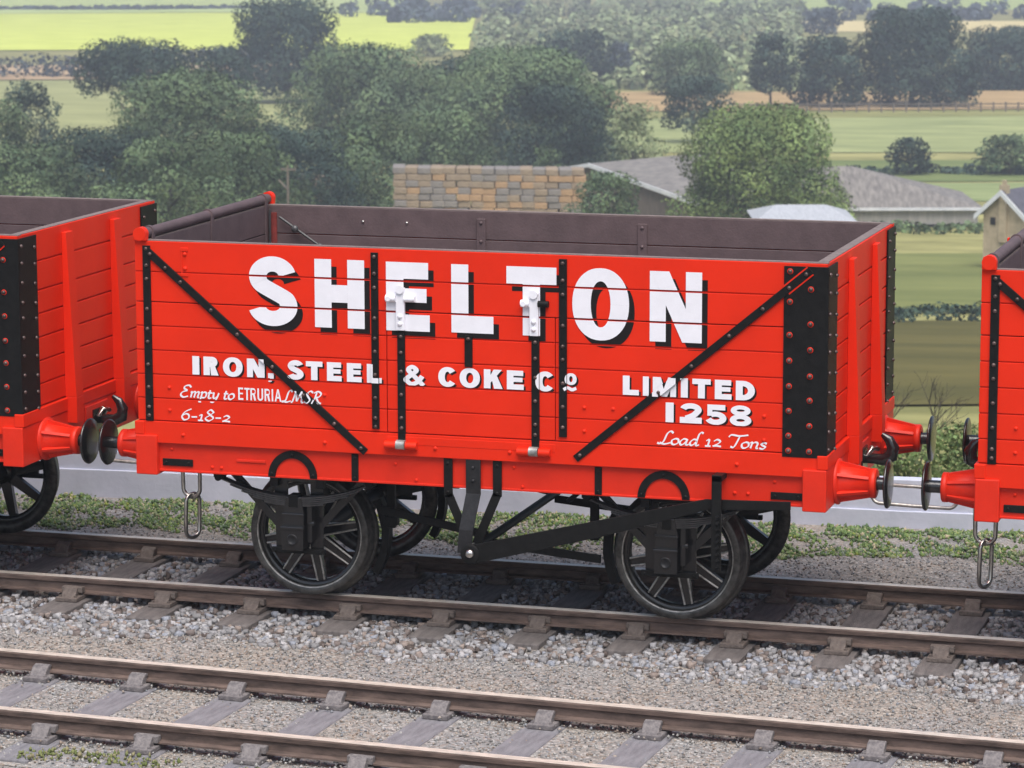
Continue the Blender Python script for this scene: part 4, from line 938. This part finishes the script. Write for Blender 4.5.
    small = [('I', -2.023, z_, .052, h_), ('R', -1.940, z_, .110, h_), ('O', -1.795, z_-.003, .146, h_+.006), ('N', -1.617, z_, .130, h_), (',', -1.462, z_, .042, h_),
             ('S', -1.318, z_-.003, .118, h_+.006), ('T', -1.183, z_, .121, h_), ('E', -1.030, z_, .107, h_), ('E', -.885, z_, .107, h_), ('L', -.740, z_, .107, h_),
             ('&', -.470, z_-.003, .139, h_+.006), ('C', -.227, z_-.003, .133, h_+.006), ('O', -.075, z_-.003, .144, h_+.006), ('K', .097, z_, .133, h_), ('E', .259, z_, .119, h_), ('C', .463, z_-.003, .132, h_+.006),
             ('L', 1.067, z_, .111, h_), ('I', 1.205, z_, .041, h_), ('M', 1.273, z_, .160, h_), ('I', 1.465, z_, .048, h_), ('T', 1.543, z_, .125, h_), ('E', 1.696, z_, .114, h_), ('D', 1.838, z_, .129, h_),
             ('1', 1.362, 1.460, .055, .133), ('2', 1.459, 1.460, .150, .135), ('5', 1.629, 1.457, .148, .136), ('8', 1.799, 1.456, .146, .140)]
    small = [i+(s_, b_) for i in small]+[('O', .668, 1.680, .080, .080, .028, .022)]
    ov = ('v2', 'hl', 'hr', 'cs', 'v4', 'dl', 'dr')
    for it in big: letters('letter_shadow', [it], blackp, .0012, .038, -.050); letters('letter', [it], white, .0046)
    for a_, e_ in ((0, 5), (5, 10), (10, 11), (11, 15), (15, 16), (16, 23), (23, 27), (27, 28)):
        letters('word_shadow', small[a_:e_], blackp, .0012, .012, -.012, ov); letters('word', small[a_:e_], white, .0046, over=ov)
    tl = [(fat(cat([(.66, 1.648), (.685, 1.660), (.715, 1.648), (.745, 1.660)], 5), .02, .022))]
    P = []; place(tl, 0, 0, P, 0); emit('word', P, white, .0046, ov)
    # italic pen lettering
    PEN = {
     'E': ([[(.62, .82), (.5, .98), (.25, .92), (.2, .72), (.42, .56)], [(.42, .56), (.12, .42), (.02, .18), (.2, .0), (.5, .1)]], .62),
     'm': ([[(.02, .4), (.1, .46), (.06, 0)], [(.08, .3), (.22, .47), (.32, .42), (.27, 0)], [(.29, .3), (.45, .47), (.55, .42), (.5, .06), (.6, .04)]], .66),
     'p': ([[(.0, .4), (.1, .46), (.0, -.32)], [(.07, .3), (.22, .48), (.38, .38), (.3, .05), (.05, .05)], [(-.08, -.3), (.1, -.32)]], .46),
     't': ([[(.14, .66), (.07, .12), (.14, .0), (.26, .06)], [(.0, .43), (.28, .45)]], .30),
     'y': ([[(.0, .4), (.08, .45), (.08, .12), (.18, .02), (.34, .2)], [(.40, .46), (.30, .0), (.12, -.3), (-.08, -.26)]], .46),
     'o': ([[(.22, .46), (.04, .32), (.06, .06), (.2, .0), (.36, .16), (.34, .4), (.2, .46)]], .42),
     'L': ([[(.66, .86), (.52, 1.0), (.36, .8), (.24, .2), (.06, .02), (-.06, .08)], [(.06, .1), (.3, .0), (.6, .12)]], .62),
     'a': ([[(.36, .42), (.18, .46), (.03, .2), (.1, .0), (.24, .1), (.36, .36)], [(.38, .46), (.33, .08), (.42, .02), (.5, .08)]], .50),
     'd': ([[(.36, .42), (.18, .46), (.03, .2), (.1, .0), (.24, .1), (.36, .4)], [(.62, .96), (.50, 1.02), (.40, .8), (.34, .08), (.42, .02), (.5, .08)]], .52),
     'T': ([[(-.02, .78), (.1, .96), (.5, .9), (.92, 1.0)], [(.52, .92), (.42, .4), (.3, .02), (.14, .06)]], .66),
     'n': ([[(.0, .4), (.1, .46), (.06, 0)], [(.08, .3), (.24, .48), (.38, .4), (.34, .06), (.44, .04)]], .48),
     's': ([[(.34, .40), (.22, .47), (.08, .38), (.16, .26), (.30, .16), (.2, .0), (.02, .04)]], .38),
     'M': ([[(.0, .02), (.12, .1), (.3, .98)], [(.3, .98), (.42, .1)], [(.42, .1), (.78, .98)], [(.78, .98), (.78, .1), (.92, .04)]], .95),
     'S': ([[(.6, .88), (.42, 1.0), (.22, .82), (.34, .56), (.48, .3), (.28, .02), (.0, .12)]], .58),
     'R': ([[(.3, .92), (.2, .4), (.06, .0)], [(.08, .84), (.36, 1.0), (.62, .84), (.5, .56), (.22, .5)], [(.3, .5), (.5, .1), (.7, .02)]], .68),
     '6': ([[(.5, .98), (.2, .72), (.06, .3), (.2, .0), (.42, .12), (.42, .42), (.26, .54), (.08, .36)]], .54),
     '-': ([[(.04, .28), (.34, .30)]], .40),
     '1': ([[(.04, .40), (.18, .50), (.16, .02)], [(.02, .01), (.3, .01)]], .36),
     '8': ([[(.44, .74), (.26, .98), (.1, .76), (.26, .54), (.46, .26), (.24, .0), (.04, .22), (.24, .48), (.46, .78)]], .54),
     '2': ([[(.06, .40), (.22, .54), (.38, .40), (.26, .2), (.04, .02)], [(.04, .03), (.24, .06), (.46, .02)]], .52),
     ' ': ([], .26)}
    def pen(text, x0, x1, z, cap, t, slant=.12):
        tot = sum(PEN[c][1] for c in text)-.06; k = (x1-x0)/tot; x = x0; P = []; lay = 0
        for c in text:
            for st in PEN[c][0]:
                pts = cat([((q[0]+slant*q[1])*k+x, q[1]*cap+z) for q in st], 5); A = []; B = []
                for i, p in enumerate(pts):
                    d = pts[min(i+1, len(pts)-1)]-pts[max(i-1, 0)]; a = math.atan2(d[1], d[0]); wv = t*(.42+.58*abs(math.sin(a-R(35)))); nn = np.array((-math.sin(a), math.cos(a)))*wv/2; A.append(p+nn); B.append(p-nn)
                P += [(q, lay+j*.00003) for j, q in enumerate(strip(A, B))]; lay = (lay+.0003) % .0012
            x += PEN[c][1]*k
        return P
    for P in (pen('Empty to', -2.120, -1.722, 1.468, .086, .0150), pen('LMSR', -1.360, -1.085, 1.468, .084, .0145), pen('6-18-2', -2.122, -1.750, 1.308, .080, .0140), pen('Load 12 Tons', 1.312, 2.040, 1.311, .088, .0150)): emit('script_words', P, white, .0022, ('dl',))
    P = []
    def nar(c, w__, h__, s__, b__):
        if c == 'U': return [[rect(0, h__*.25, s__, h__)], [rect(w__-s__, h__*.25, w__, h__)], strip(arc(w__/2, h__*.27, w__/2, h__*.27, 180, 360, 10), arc(w__/2, h__*.27, w__/2-s__, h__*.27-b__, 180, 360, 10))]
        if c == 'A': return [[[(0, 0), (s__, 0), (w__/2+s__*.3, h__), (w__/2-s__*.5, h__)]], [[(w__, 0), (w__-s__, 0), (w__/2-s__*.3, h__), (w__/2+s__*.5, h__)]], [rect(w__*.22, h__*.25, w__*.78, h__*.25+b__)]]
        if c == 'R': return glyph('R', w__*.98, h__, s__, b__)
        return glyph(c, w__, h__, s__, b__)
    x = -1.686
    for c, w__ in (('E', .038), ('T', .040), ('R', .042), ('U', .042), ('R', .042), ('I', .011), ('A', .050)):
        place(nar(c, w__, .086, .0115, .0125), x, 1.468, P, 0); x += w__+.0105-(.006 if c in 'T' else 0)-(.003 if c == 'E' else 0)
    emit('word', P, white, .0022, ('dl',))
    return rt
wg = make_wagon()
w2 = copy_tree(wg); w2.location = (-5.775, 0, 0); w2['label'] = 'red open wagon cut off by the left edge, showing its end and black corner plate'
w3 = copy_tree(wg); w3.location = (5.885, 0, 0); w3['label'] = 'red open wagon cut off by the right edge, only its left corner showing'
HAZE = True
if HAZE:
    m = bpy.data.materials.new('valley_haze'); m.use_nodes = True; n = m.node_tree.nodes; n.remove(n['Principled BSDF']); v = n.new('ShaderNodeVolumePrincipled')
    v.inputs['Color'].default_value = (.84, .90, 1, 1); v.inputs['Density'].default_value = .00072; v.inputs['Anisotropy'].default_value = .2; m.node_tree.links.new(v.outputs[0], n['Material Output'].inputs['Volume'])
    b = MB(); b.box(-4800, 4800, -120, 5200, -75, 75); o = b.build('haze', m); tag(o, kind='stuff'); o['label'] = 'thin bluish air over the valley'
